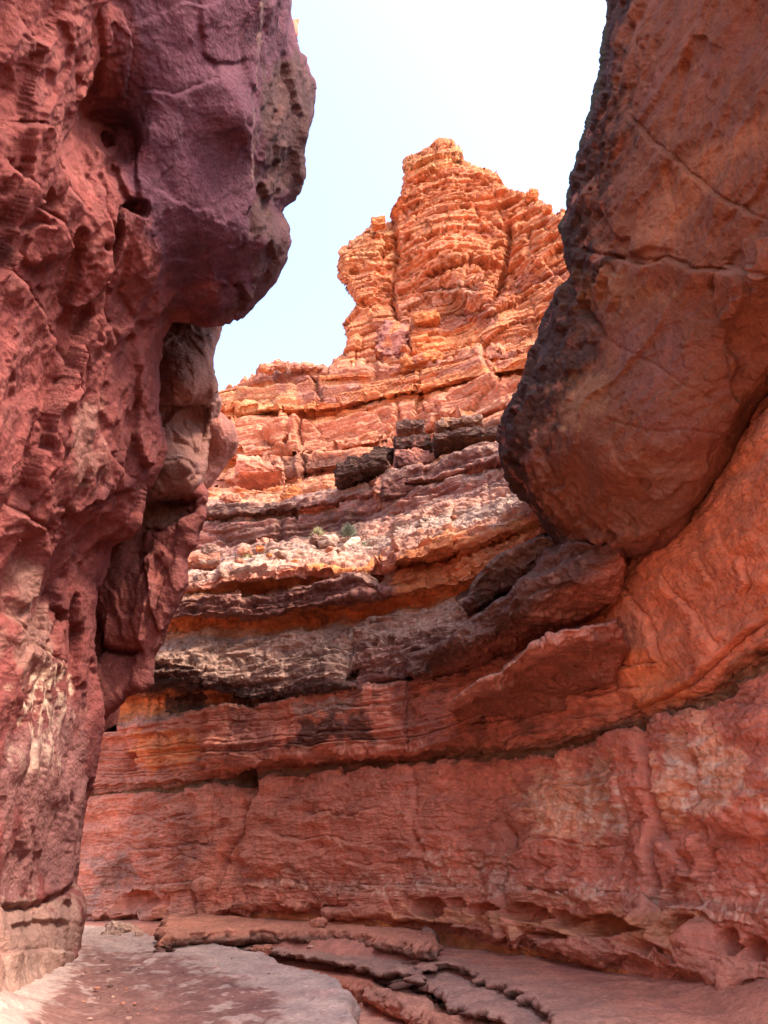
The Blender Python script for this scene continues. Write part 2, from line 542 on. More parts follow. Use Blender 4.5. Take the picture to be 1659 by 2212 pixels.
def c_(v): return [(0, v), (1, v)]
rows = [
 (T(2060, 2055, 2050, 2045, 2042, 2042, 2055, 2090, 2120, 2150, 2190, 2230, 2300, 2420, 2560), c_(.2), 5, MAUVE),
 (T(1990, 1995, 1998, 1990, 1986, 1983, 1996, 2028, 2056, 2086, 2124, 2156, 2200, 2290, 2400), c_(.30), 5, ORANGE),
 (T(1976, 1985, 1990, 1980, 1974, 1967, 1980, 2008, 2036, 2066, 2098, 2130, 2170, 2240, 2330), c_(.36), 7, RED),
 (T(1967, 1976, 1984, 1972, 1965, 1957, 1969, 1995, 2021, 2049, 2080, 2108, 2140, 2190, 2270), c_(-.22), 14, PINK),
 (T(1940, 1942, 1948, 1940, 1935, 1930, 1942, 1955, 1972, 1990, 2010, 2030, 2050, 2090, 2140), c_(-.12), 10, RED),
 (T(1920, 1917, 1913, 1907, 1904, 1908, 1917, 1914, 1924, 1929, 1940, 1948, 1956, 1975, 1995), c_(-.16), 3, PINK),
 (T(1917, 1913, 1909, 1903, 1901, 1905, 1914, 1911, 1921, 1926, 1936, 1943, 1950, 1968, 1986), c_(.02), 3, RED * .8),
 (wall_row(0), c_(-.03), 44, RED),
 (wall_row(.5), c_(0.02), 44, RED),
 (wall_row(1), c_(.0), 4, RED),
 # seam above the wall: brown stone, darkened with the ledge's shadow
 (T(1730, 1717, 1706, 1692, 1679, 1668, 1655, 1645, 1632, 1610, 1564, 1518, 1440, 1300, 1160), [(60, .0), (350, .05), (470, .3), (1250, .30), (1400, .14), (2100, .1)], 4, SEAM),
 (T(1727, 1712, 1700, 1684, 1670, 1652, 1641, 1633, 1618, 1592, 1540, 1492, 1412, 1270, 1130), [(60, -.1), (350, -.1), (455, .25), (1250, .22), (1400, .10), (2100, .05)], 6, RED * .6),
 # underside of the bed above
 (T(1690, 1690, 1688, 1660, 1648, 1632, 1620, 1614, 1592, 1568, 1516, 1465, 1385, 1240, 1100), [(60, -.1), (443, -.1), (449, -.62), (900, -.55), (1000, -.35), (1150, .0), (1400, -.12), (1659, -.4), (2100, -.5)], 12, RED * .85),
 (T(1630, 1628, 1626, 1585, 1570, 1562, 1550, 1535, 1515, 1480, 1430, 1375, 1290, 1150, 1010), [(60, -.05), (443, -.05), (449, -.66), (900, -.6), (1000, -.35), (1150, -.05), (1400, -.35), (1659, -.8), (2100, -.8)], 12, RED),
 (T(1572, 1569, 1562, 1527, 1516, 1508, 1485, 1462, 1430, 1380, 1330, 1270, 1180, 1040, 900), [(60, -.1), (443, -.15), (449, -.55), (900, -.5), (1000, -.3), (1150, -.1), (1400, -.6), (1659, -1.2), (2100, -1.1)], 5, RED),
 # recess under the grey bed
 (T(1566, 1560, 1553, 1522, 1512, 1503, 1480, 1456, 1415, 1350, 1290, 1225, 1130, 990, 850), [(60, .35), (443, .35), (449, .1), (1150, .2), (1400, -.75), (1659, -1.45), (2100, -1.3)], 5, ORANGE),
 (T(1512, 1510, 1505, 1508, 1512, 1500, 1476, 1450, 1404, 1330, 1262, 1192, 1092, 950, 810), [(60, .5), (443, .55), (449, .35), (1150, .35), (1400, -.85), (1659, -1.6), (2100, -1.4)], 8, ORANGE),
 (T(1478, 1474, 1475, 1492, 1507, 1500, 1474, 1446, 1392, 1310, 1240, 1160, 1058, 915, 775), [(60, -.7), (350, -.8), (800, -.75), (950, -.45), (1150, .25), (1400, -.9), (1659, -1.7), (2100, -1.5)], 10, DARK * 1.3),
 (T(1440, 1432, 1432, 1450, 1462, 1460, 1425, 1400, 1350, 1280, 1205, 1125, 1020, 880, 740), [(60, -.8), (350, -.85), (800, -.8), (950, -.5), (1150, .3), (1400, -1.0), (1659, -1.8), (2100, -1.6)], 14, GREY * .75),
 (T(1405, 1400, 1392, 1380, 1370, 1360, 1333, 1304, 1262, 1220, 1150, 1075, 970, 830, 690), [(60, .5), (800, .5), (1100, .6), (1250, .5), (1400, -.9), (1659, -1.9), (2100, -1.7)], 4, GREY * 1.25),
 # recess
 (T(1396, 1388, 1378, 1364, 1356, 1350, 1322, 1290, 1248, 1206, 1140, 1065, 960, 820, 680), [(60, 1.2), (1100, 1.3), (1250, 1.0), (1400, -.7), (1659, -1.9), (2100, -1.7)], 6, ORANGE),
 (T(1376, 1366, 1356, 1342, 1334, 1325, 1298, 1268, 1228, 1186, 1122, 1050, 945, 805, 665), [(60, 1.1), (1100, 1.2), (1250, 1.0), (1400, -.6), (1659, -1.9), (2100, -1.7)], 5, ORANGE),
 (T(1352, 1350, 1344, 1330, 1324, 1316, 1286, 1256, 1215, 1170, 1108, 1035, 930, 790, 650), [(60, .2), (1000, .3), (1250, .7), (1400, -.5), (1659, -1.8), (2100, -1.6)], 12, PURPLE),
 (T(1318, 1312, 1306, 1293, 1283, 1272, 1250, 1218, 1172, 1130, 1070, 1000, 895, 755, 615), [(60, .35), (1000, .45), (1250, .7), (1400, -.4), (1659, -1.8), (2100, -1.6)], 4, PURPLE * 1.2),
 (T(1312, 1304, 1298, 1284, 1274, 1264, 1243, 1210, 1162, 1120, 1060, 990, 885, 745, 605), [(60, 1.2), (1000, 1.3), (1250, 1.2), (1400, 0), (1659, -1.6), (2100, -1.5)], 4, ORANGE),
 (T(1296, 1288, 1282, 1270, 1262, 1254, 1236, 1202, 1152, 1110, 1050, 980, 875, 735, 595), [(60, 1.0), (1000, 1.2), (1250, 1.2), (1400, .2), (1659, -1.5), (2100, -1.5)], 4, ORANGE),
 (T(1290, 1282, 1275, 1262, 1254, 1247, 1232, 1196, 1140, 1098, 1040, 970, 865, 725, 585), [(60, .5), (820, .6), (850, .1), (1150, .4), (1250, 1), (1400, .3), (1659, -1.4), (2100, -1.4)], 12, RED),
 (T(1262, 1256, 1250, 1240, 1232, 1224, 1206, 1166, 1112, 1070, 1010, 940, 840, 700, 560), [(60, .9), (820, .9), (850, .5), (1150, .8), (1400, .5), (1659, -1.2), (2100, -1.3)], 14, PINK),
 (T(1240, 1236, 1232, 1222, 1210, 1195, 1168, 1128, 1080, 1035, 980, 910, 810, 670, 530), [(60, 4.2), (450, 4.2), (800, 4.0), (1150, 3.4), (1400, 1.5), (1659, -.5), (2100, -.9)], 10, PALE * .85),
 (T(1205, 1205, 1205, 1198, 1186, 1172, 1142, 1104, 1055, 1010, 955, 885, 785, 645, 505), [(60, 5.0), (450, 5.0), (800, 4.8), (1150, 4.2), (1400, 2), (1659, 0), (2100, -.5)], 8, PINK * .95),
 (T(1190, 1190, 1190, 1182, 1176, 1166, 1128, 1085, 1040, 990, 940, 870, 770, 630, 490), [(60, 7.0), (450, 7.0), (800, 6.6), (1150, 5.6), (1400, 3), (1659, .8), (2100, 0)], 12, PURPLE * 1.3),
 (T(1135, 1135, 1135, 1128, 1120, 1110, 1086, 1050, 1012, 968, 915, 845, 750, 610, 470), [(60, 7.2), (450, 7.2), (800, 7.0), (1150, 6.2), (1400, 3.5), (1659, 1.2), (2100, .2)], 4, PURPLE * 1.3),
 (T(1132, 1132, 1131, 1124, 1116, 1106, 1082, 1046, 1008, 964, 911, 841, 746, 606, 466), [(60, 7.8), (450, 7.8), (800, 7.5), (1150, 6.6), (1400, 3.8), (1659, 1.5), (2100, .4)], 4, RED),
 (T(1120, 1119, 1118, 1112, 1104, 1096, 1068, 1030, 992, 950, 898, 828, 732, 594, 454), [(60, 7.1), (450, 7.1), (800, 6.9), (1150, 6.1), (1400, 3.5), (1659, 1.2), (2100, .2)], 9, PURPLE * .9),
 (T(1088, 1088, 1088, 1087, 1088, 1088, 1046, 1004, 966, 930, 880, 810, 715, 575, 435), [(60, 7.6), (450, 7.6), (800, 7.4), (1150, 6.6), (1400, 4), (1659, 1.5), (2100, .4)], 3, PURPLE),
 (T(1083, 1083, 1083, 1082, 1083, 1080, 1040, 998, 960, 924, 875, 806, 711, 571, 431), [(60, 10.6), (450, 10.6), (800, 10.0), (1150, 8.6), (1400, 6), (1659, 2.5), (2100, 1)], 3, ORANGE),
 (T(1060, 1060, 1060, 1056, 1056, 1050, 1016, 976, 940, 905, 860, 790, 700, 560, 420), [(60, 11.6), (450, 11.6), (800, 11.0), (1150, 9.4), (1400, 7), (1659, 3), (2100, 1.5)], 3, ORANGE),
]
BEDS = [12, 17, 22, 26, 30, 33]

def build_wall():
    xs = np.arange(60, 2100, 2.0)
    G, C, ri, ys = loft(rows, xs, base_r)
    nr, nc = G.shape[:2]
    # low-frequency wander of each bed edge, so lines are never ruled
    P = G.reshape(-1, 3)
    w = fbm(P, 2.2, 4, 11, .55).reshape(nr, nc)
    w2 = fbm(P, .55, 3, 15, .55).reshape(nr, nc)
    G[..., 2] += .11 * w + .05 * w2
    # beds broken back into blocks: each bed steps in and out along its length on its own
    A0 = np.arctan2(G[0, :, 0], G[0, :, 1]) * 17
    off = np.zeros((nr, nc))
    bed = np.searchsorted(np.array([11.5, 16.5, 21.5, 25.5, 29.5, 32.5, 35]), ri)
    for b in range(1, 8):
        sb = A0 * (1.0 / (.9 + .25 * (b % 3))) + b * 7.7 + .2 * fbm(np.stack([A0, A0 * 0, A0 * 0 + b], -1), 2.0, 3, 17)
        i = np.floor(sb).astype(np.int32); f = sb - i
        va = h2(i, np.full_like(i, b), 23); vb = h2(i + 1, np.full_like(i, b), 23)
        t = sstep(.95, 1, f)
        o1 = (va * (1 - t) + vb * t - .5) * .42 + .30 * fbm(np.stack([A0, A0 * 0, A0 * 0 + b * 3], -1), 4.0, 2, 18)
        lo, hi = ([-9, 11.5, 16.5, 21.5, 25.5, 29.5, 32.5, 35, 99])[b:b + 2]
        wb = sstep(lo - .45, lo + .45, ri) * (1 - sstep(hi - .45, hi + .45, ri))
        off += wb[:, None] * o1[None] * (.7 if b == 1 else 1) * sstep(1420, 1150, xs)[None]
    off += np.where(bed >= 2, .30, .06)[:, None] * fbm(G.reshape(-1, 3), 1.1, 4, 19, .55, (1, 1, 1.6)).reshape(nr, nc) * sstep(1420, 1150, xs)[None]
    hr = np.hypot(G[..., 0], G[..., 1])
    G[..., :2] *= ((hr + off) / hr)[..., None]
    N_ = soft_normals(G)
    P = G.reshape(-1, 3); Nf = N_.reshape(-1, 3)
    RI = np.repeat(ri, nc)
    X = np.tile(xs, nr); Yp = ys.ravel()
    az = np.arctan2(P[:, 0], P[:, 1])
    s = az * 15
    zw = P[:, 2] + .25 * fbm(P, 3.0, 3, 21) + .05 * fbm(P, .5, 2, 25)
    rel, jt = blocks(s + .4 * fbm(P, 1.5, 3, 27), zw, .42, 1.9, 5, .10, .02)
    rel2, jt2 = blocks(s + .2 * fbm(P, .7, 3, 28) + 9, zw * 1.03 + 3, .13, .8, 9, .18, .03)
    lower = sstep(10.2, 9.6, RI); upper = 1 - lower
    right = sstep(1180, 1400, X) * sstep(10.5, 12.5, RI)           # smooth curving wall on the right
    big = facets(P, 1.5, 31, .6, (1, 1, 1.9), .35, .08, .03)
    med = facets(P, .42, 35, .6, (1, 1, 1.7), .4, .12, .05)
    sml = facets(P, .15, 38, .6, (1, 1, 1.6), .4)
    fb = fbm(P, .9, 6, 41, .55)
    mod = sstep(-.35, .35, fbm(P, 2.6, 3, 47))
    d = .10 * fbm(P, 3, 3, 51) + .05 * fb
    fk = flakes(P, 1.2, 6, 401, (.8, .8, 2.6), .05); fk2 = flakes(P, .5, 5, 405, (1, 1, 1.8), .08); fk3 = flakes(P, 2.4, 6, 409, (.6, .6, 3.0), .05)
    lw = lower * (1 - right)
    d += (.20) * facets(P, 2.3, 417, .7, (1, 1, 1.3), .25, .06, .02) * lw + .20 * fk * (lw + .5 * right) + .028 * fk2 * (1 - .3 * right) + .16 * fk3 * (lw * .7 + (upper * (1 - right)) * 1.5)
    d += lw * (.13 * big + .030 * (.2 + (1 - mod)) * med + .008 * sml + .035 * (rel2 - .5) * (1 - mod * .8) - .03 * jt2 * (1 - mod))
    up = upper * (1 - right)
    d += up * (.24 * (rel - .5) - .05 * jt + .20 * (rel2 - .5) - .03 * jt2 + .09 * (blocks(s + 5, zw * 1.1, .055, .5, 13, .2, .04)[0] - .5) + .10 * big + .07 * med + .03 * sml)
    d += right * (.10 * facets(P, 1.6, 55, .5, (1, 1, .8), .5, .03) + .028 * med + .009 * sml)
    pit = pits(P, .34, 61, .3, .35, (1, 1, 1.4))
    d -= upper * (1 - right) * .07 * pit * (RI > 17)
    # hollows worn in the lowest band
    cave = pits(P * np.array([1, 1, 0]) + np.array([0, 0, .5]), .0001, 1) if False else 0
    gx = X; gy = Yp
    def hollow(x, y, ax, ay, dep, tilt=0):
        nonlocal d
        u = ((gx - x) + tilt * (gy - y)) / ax; v = (gy - y) / ay
        q = u * u + v * v
        d = d - 2.1 * dep * sstep(1.15, .45, q + .35 * fb) * (1 + .5 * np.clip(-v, -1, 1))
    for h in ((925, 1965, 38, 22, .28), (985, 1958, 22, 14, .14), (1045, 1968, 40, 17, .24), (1130, 1975, 46, 22, .30), (1212, 1985, 38, 20, .2),
              (1290, 2000, 62, 26, .3), (1375, 1998, 30, 22, .18), (1180, 2020, 60, 10, .14), (1455, 2010, 34, 40, .3), (1545, 2030, 26, 34, .28),
              (1600, 2050, 30, 30, .2), (300, 1950, 46, 30, .2), (700, 1955, 60, 10, .08), (1400, 2050, 30, 20, .12), (530, 1692, 26, 30, .34), (515, 1745, 12, 44, .14)): hollow(*h)
    bulge = ((1410, 2010, 26, 60, .18), (1490, 2040, 30, 62, .26), (1590, 2100, 26, 50, .2), (1545, 2110, 22, 40, .12), (320, 1965, 40, 22, .22), (1110, 2020, 14, 34, .16), (1230, 1990, 10, 40, .1))
    for x, y, ax, ay, k in bulge:
        q = ((gx - x) / ax) ** 2 + ((gy - y) / ay) ** 2
        d = d + 1.4 * k * sstep(1.3, .3, q + .3 * fb)
    # traced joints, cracks and chipped steps of the red wall
    L = [
     ([(1390, 1560), (1398, 1640), (1405, 1720), (1408, 1800), (1412, 1960), (1420, 2060)], 7.0, 0.34, .08, 44),
     ([(1480, 1560), (1500, 1650), (1512, 1740)], 5.2, 0.17, -.06, 30),
     ([(1524, 1800), (1520, 1850), (1498, 1912)], 5, .22, .14, 26),
     ([(893, 1660), (893, 1760), (905, 1850), (908, 1905)], 4.5, 0.13, .03, 40),
     ([(1090, 1760), (1100, 1830), (1080, 1900), (1088, 1990), (1110, 2040)], 6.0, 0.20, .06, 40),
     ([(455, 1695), (462, 1760), (455, 1880)], 3, .06),
     ([(540, 1690), (520, 1780), (470, 1860), (455, 1960)], 6.0, 0.20, .10, 50),
     ([(352, 1915), (358, 1990)], 3.5, .12), ([(265, 1570), (262, 1640), (262, 1700)], 4, .12),
     ([(640, 1760), (700, 1752), (760, 1760), (820, 1745)], 2.5, .07, .05, 16),
     ([(560, 1800), (640, 1812), (720, 1806), (800, 1822), (893, 1815)], 2.5, .06, .05, 18),
     ([(575, 1745), (580, 1800)], 2.5, .05), ([(655, 1760), (650, 1830)], 2.5, .05),
     ([(740, 1850), (800, 1870), (870, 1862)], 2.5, .07, .05, 18), ([(900, 1790), (960, 1800), (1040, 1785), (1090, 1760)], 2.5, .06, .05, 16),
     ([(240, 1760), (330, 1772), (430, 1755)], 2.5, .06, .04, 16), ([(200, 1820), (300, 1835), (420, 1822), (470, 1835)], 2.5, .06, .05, 18),
     ([(330, 1870), (400, 1850), (450, 1872)], 2.5, .06, .04, 16), ([(1110, 1690), (1200, 1700), (1310, 1690)], 2.5, .05, .03, 20),
     ([(1120, 1820), (1200, 1812), (1260, 1830), (1340, 1820)], 2.5, .07, .05, 16), ([(1160, 1870), (1240, 1880), (1320, 1868)], 2.5, .06, .04, 16),
     ([(1340, 1660), (1345, 1770)], 3, .08, .05, 30), ([(1330, 1860), (1350, 1780), (1385, 1740)], 2.5, .05, -.05, 24),
     ([(500, 1905), (490, 1985)], 2.5, .06), ([(640, 1905), (600, 1960)], 3, .06, .05, 20), ([(830, 1915), (850, 1975)], 3, .06, .04, 20),
     ([(1228, 1930), (1232, 2050)], 4, .12), ([(1345, 1160), (1330, 1260), (1400, 1330), (1440, 1440)], 3, .08, .07, 60),
     ([(1659, 1340), (1560, 1420), (1480, 1480), (1380, 1530)], 4, .10, .07, 24), ([(1430, 1240), (1500, 1330), (1560, 1400)], 2.5, .05, .05, 40),
     ([(1600, 1200), (1620, 1260), (1600, 1290)], 3, .06, .05, 16), ([(1500, 1180), (1540, 1260)], 2.5, .04, .04, 30),
     ([(1280, 1420), (1360, 1440), (1430, 1420)], 2.5, .05, .06, 24), ([(1210, 1480), (1300, 1500), (1400, 1480)], 2.5, .05, .06, 24),
     ([(760, 1345), (755, 1440), (765, 1478)], 4, .18, -.16, 26), ([(620, 1270), (640, 1315)], 3, .08), ([(820, 1180), (828, 1250), (815, 1285)], 4, .2, -.2, 30),
     ([(612, 1120), (600, 1180)], 3.5, .25), ([(475, 1190), (472, 1215)], 3, .2), ([(640, 1085), (640, 1120)], 4, .3), ([(615, 1515), (618, 1610)], 3.5, .1, -.08, 26),
     ([(886, 1478), (884, 1560)], 2.5, .05), ([(720, 1480), (722, 1510)], 3, .1), ([(530, 1470), (560, 1430), (570, 1390)], 3, .08), ([(430, 1490), (440, 1450), (400, 1420)], 3, .1, .1, 30),
    ]
    d = cracks(d, X, Yp, L, P, 3, .045, 1.7)
    # the square niche and the hollow beneath the overhanging bed
    for (x0, x1, y0, y1, dep) in ((263, 289, 1628, 1668, .5), (790, 812, 1378, 1392, .4), (822, 848, 1366, 1390, .5), (538, 549, 1299, 1307, .5), (520, 527, 1299, 1305, .4),
                                  (580, 600, 1226, 1233, .4)):
        sd = np.minimum(np.minimum(X - x0, x1 - X), np.minimum(Yp - y0, y1 - Yp))
        i = sd > -8
        d[i] -= dep * sstep(-1.5, 4, sd[i] + 3 * fb[i])
    P2 = P + Nf * d[:, None]
    # ---- colour of the stone itself
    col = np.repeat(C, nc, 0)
    cn = fbm(P2, 1.6, 5, 71, .6); cn2 = fbm(P2, .45, 5, 77, .6, (1, 1, 2.5))
    col = col * (1 + .12 * cn)[:, None]
    m = sstep(.1, .5, cn2 + .4 * cn) * .35
    col = col * (1 - m[:, None]) + PINK * m[:, None]
    colr = (RED * .55 + ORANGE * .45) * (1 + .1 * cn)[:, None]
    rt = (right * .9)[:, None]
    col = col * (1 - rt) + colr * rt
    # paler tone on upward faces of the beds, varnish streaks down their fronts
    upf = sstep(.15, .65, Nf[:, 2] + .3 * cn2) * upper * (1 - right)
    m = (upf * .5)[:, None]; col = col * (1 - m) + PALE * .62 * m
    st = fbm(P2, .8, 5, 83, .6, (1, 1, .18)) + .5 * fbm(P2, 2.5, 2, 84)
    m = (sstep(.15, .5, st) * up * (RI > 12) * ((RI < 17.6) | (RI > 19.5)) * (1 - upf) * .6)[:, None]
    col = col * (1 - m) + DARK * 1.3 * m
    pp = lambda *a, **k: patch(col, X, Yp, P2, *a, **k)
    S = SALT
    pp([(1110, 1680), (1330, 1610), (1340, 1700), (1350, 1800), (1250, 1830), (1140, 1800), (1105, 1740)], PEACH, .75, 14, 46, .35, 1, (1, 1, 2), .12)
    pp([(1120, 1700), (1320, 1650), (1350, 1780), (1250, 1810), (1140, 1790)], S, .9, 14, 24, .3, 2, (1, 1, 2), .0, .38)
    pp([(1410, 1580), (1478, 1560), (1500, 1700), (1475, 1770), (1425, 1770)], PEACH, .75, 12, 36, .4, 3, (1, 1, 1), .05)
    pp([(1420, 1640), (1480, 1600), (1500, 1740), (1430, 1760)], S, .9, 8, 22, .3, 4, (1, 1, 1), .0, .45)
    pp([(1490, 1550), (1530, 1540), (1620, 1640), (1600, 1740), (1530, 1760), (1510, 1690)], PEACH, .8, 12, 34, .5, 5, (1, 1, 1), .0)
    pp([(1520, 1600), (1600, 1660), (1590, 1740), (1540, 1750)], S, .9, 8, 20, .3, 6, (1, 1, 1), 0, .5)
    pp([(1625, 1680), (1700, 1660), (1700, 1740), (1630, 1750)], S, .8, 8, 20, .25, 7, (1, 1, 1), 0, .4)
    pp([(900, 1830), (1100, 1830), (1110, 1900), (910, 1895)], S, .7, 14, 22, .3, 8, (1, 1, 3), 0, .22)
    pp([(560, 1890), (1659, 1905), (1659, 1960), (560, 1915)], S, .6, 8, 16, .3, 9, (1, 1, 3), 0, .2)
    pp([(830, 1960), (1500, 1960), (1500, 2060), (830, 1990)], TAN * 1.2, .5, 10, 20, .4, 10, (1, 1, 2), .3)
    pp([(190, 1860), (270, 1850), (280, 1900), (200, 1915), (170, 1990), (230, 1960)], GREY * 1.1, .7, 12, 20, .5, 11, (1, 1, 1), .05)
    pp([(290, 1580), (440, 1575), (440, 1640), (330, 1670), (270, 1640)], ORANGE * 1.12, .8, 12, 14, .6, 12)
    pp([(640, 1560), (800, 1545), (810, 1600), (630, 1615)], DARK * 1.5, .85, 8, 16, .5, 13)
    pp([(620, 1512), (770, 1502), (770, 1545), (625, 1550)], PALE * .85, .85, 5, 12, .25, 14, (1, 1, 1.5), .1)
    pp([(520, 1530), (600, 1530), (600, 1630), (480, 1640)], PURPLE * 1.4, .5, 12, 22, .5, 15, (1, 1, .3), .1)
    pp([(850, 1490), (960, 1480), (960, 1590), (850, 1590)], PURPLE * 1.5, .5, 12, 22, .5, 16, (1, 1, .3), .1)
    pp([(500, 1480), (700, 1490), (700, 1500), (500, 1515)], DARK * .8, .8, 6, 8, .4, 17)
    pp([(330, 1440), (430, 1450), (560, 1470), (560, 1500), (440, 1495), (330, 1478)], DARK, .85, 8, 14, .4, 18)
    pp([(360, 1500), (440, 1500), (440, 1535), (360, 1535)], DARK, .9, 5, 8, .4, 19)
    pp([(760, 1380), (960, 1370), (980, 1440), (760, 1478)], PURPLE * .9, .75, 10, 18, .5, 20)
    pp([(640, 1500), (720, 1470), (760, 1480), (720, 1500), (560, 1508)], DARK * 1.2, .6, 8, 10, .4, 21)
    pp([(390, 1300), (610, 1272), (810, 1252), (810, 1285), (600, 1318), (390, 1335)], PURPLE * .9, .8, 8, 14, .5, 22, (1, 1, .5), .0)
    pp([(960, 1150), (1180, 1110), (1180, 1220), (860, 1290), (840, 1230)], ORANGE * 1.12, .75, 14, 20, .8, 23, (1, 1, 2), .05)
    pp([(1090, 1110), (1180, 1130), (1180, 1165), (1120, 1175)], TAN * 1.25, .85, 8, 10, .5, 24)
    pp([(420, 1215), (560, 1175), (720, 1165), (780, 1160), (800, 1195), (600, 1240), (400, 1262)], PALE, .6, 10, 16, .6, 25, (1, 1, 1), .1)
    pp([(440, 1092), (640, 1090), (640, 1120), (440, 1120)], DARK * 1.2, .8, 6, 10, .6, 26)
    pp([(480, 1135), (600, 1125), (780, 1095), (800, 1150), (600, 1180), (490, 1190)], DARK * 1.6, .7, 10, 16, .9, 27)
    pp([(930, 1620), (1180, 1590), (1420, 1520), (1560, 1450), (1659, 1360), (1659, 1440), (1500, 1535), (1300, 1600), (1100, 1640), (930, 1650)], SEAM * .8, .6, 6, 20, .35, 28, (1, 1, 3), .1)  # brown recess with the shadow under the ledge painted in
    pp([(880, 1395), (1060, 1350), (1060, 1440), (880, 1470)], PURPLE * 1.1, .4, 8, 16, .4, 30)
    i = (RI > 17.3) & (RI < 19.2); sp = fbm(P2, .22, 5, 411, .7, (1, 1, 2.2)); m = (sstep(.12, .3, sp) * i * (1 - right) * .75)[:, None]; col = col * (1 - m) + PALE * 1.05 * m
    m = (sstep(.1, .35, -sp) * i * (1 - right) * .6)[:, None]; col = col * (1 - m) + DARK * 2 * m
    pp([(1345, 1400), (1450, 1400), (1500, 1500), (1380, 1540)], ORANGE * 1.0, .6, 12, 16, .5, 29)
    o = link_mesh("cliff", P2, grid_faces(nr, nc), M_WALL, np.clip(col, .01, .95), base=np.array([0, 18, 0.]))
    tag(o, "curved red sandstone wall in level beds behind the stream bed", "rock wall", kind="structure")
    print("cliff", len(P2), round(time.time() - T0, 1))
build_wall()

# ================================================================== FAR CLIFF (sunlit beds) and BUTTE
def far_disp(hz, ls, k, seed):
    def fn(P, x, y):
        az = np.arctan2(P[:, 0], P[:, 1])
        s = az * 40 + .8 * fbm(P, 4, 3, seed)
        zz = P[:, 2] + .5 * fbm(P, 9, 3, seed + 1) + .07 * fbm(P, 1.2, 3, seed + 2)
        rel, jt = blocks(s, zz, hz, ls, seed + 3, .09, .02)
        rel2, jt2 = blocks(s + 3, zz + 7, hz * .27, ls * .4, seed + 5, .2, .04)
        big = facets(P, 3.2 * k, seed + 11, .7, (1, 1, 1.2), .3, .08, .03)
        med = facets(P, .95 * k, seed + 12, .6, (1, 1, 1.5), .4, .1, .06)
        sml = facets(P, .38 * k, seed + 13, .6, (1, 1, 1.4), .4)
        fk = flakes(P, 3.0, 7, seed + 20, (.5, .5, 2.5), .05)
        rel3, jt3 = blocks(s + 5, zz + 2, hz * .11, ls * .3, seed + 6, .2, .05)
        return k * (.95 * (rel - .5) - .3 * jt + .45 * (rel2 - .5) - .16 * jt2 + .16 * (rel3 - .5) + .55 * big + .75 * facets(P, 5.5 * k, seed + 15, .8, (1, 1, .8), .25, .06, .02) + .16 * med + .06 * sml + .5 * fk)
    return fn
def far_color(P, x, y, d, seed, darkk=.6):
    n = fbm(P, 5, 5, seed, .6); n2 = fbm(P, 1.4, 5, seed + 5, .6, (1, 1, 2.5)); st = fbm(P, 2.5, 5, seed + 8, .6, (1, 1, .2))
    base = ORANGE * .62 + RED * .25
    col = np.tile(base * 1.02, (len(P), 1)) * (1 + .15 * n)[:, None]
    m = sstep(.0, .5, n2)[:, None] * .45; col = col * (1 - m) + (TAN * .6 + ORANGE * .3) * m
    m = sstep(.05, .5, -n2 + .3 * n)[:, None] * .4; col = col * (1 - m) + (PINK * .5 + RED * .4) * m
    m = sstep(.22, .5, st + .3 * n)[:, None] * darkk; col = col * (1 - m) + PURPLE * 1.5 * m
    return col

UP_XS = [300, 470, 530, 600, 720, 864, 950, 1100, 1250, 1400, 1659]
def U(*v): return list(zip(UP_XS, v))
def up_base(x): return pl([(300, 39), (470, 36), (600, 34), (800, 32), (1000, 29), (1200, 26), (1400, 23), (1659, 20)], x)
urows = [
 (U(1120, 1120, 1120, 1120, 1110, 1090, 1070, 1040, 1000, 960, 900), c_(-1), 6, ORANGE),
 (U(1085, 1085, 1080, 1072, 1062, 1040, 1020, 990, 950, 910, 850), c_(0), 10, ORANGE),
 (U(1045, 1042, 1038, 1030, 1012, 985, 962, 930, 890, 850, 790), c_(1.2), 4, RED),
 (U(1040, 1036, 1032, 1022, 1004, 978, 954, 922, 882, 842, 782), c_(.4), 8, PINK),
 (U(1010, 1004, 998, 992, 985, 962, 935, 898, 858, 818, 758), c_(.9), 3, RED),
 (U(1004, 998, 990, 984, 978, 952, 926, 888, 848, 808, 748), c_(1.8), 3, ORANGE),
 (U(996, 990, 982, 976, 970, 944, 918, 880, 840, 800, 740), c_(1.0), 16, PINK),
 (U(920, 914, 906, 904, 900, 872, 850, 812, 776, 740, 690), c_(1.6), 4, RED),
 (U(912, 906, 898, 896, 892, 864, 842, 804, 768, 732, 682), c_(3.2), 4, ORANGE),
 (U(900, 895, 888, 886, 880, 852, 832, 795, 760, 724, 674), c_(2.3), 12, ORANGE),
 (U(862, 862, 850, 840, 838, 818, 800, 770, 738, 704, 654), c_(3.0), 3, PURPLE * 1.5),
 (U(856, 856, 844, 834, 832, 812, 794, 764, 732, 698, 648), c_(4.3), 4, ORANGE),
 (U(846, 848, 832, 812, 806, 795, 782, 752, 722, 690, 640), c_(4.0), 6, PURPLE * 1.7),
 (U(850, 847, 814, 787, 797, 786, 774, 744, 716, 684, 634), c_(4.6), 5, PINK),
 (U(852, 849, 816, 789, 799, 788, 776, 746, 718, 686, 636), c_(9), 2, PINK),
]
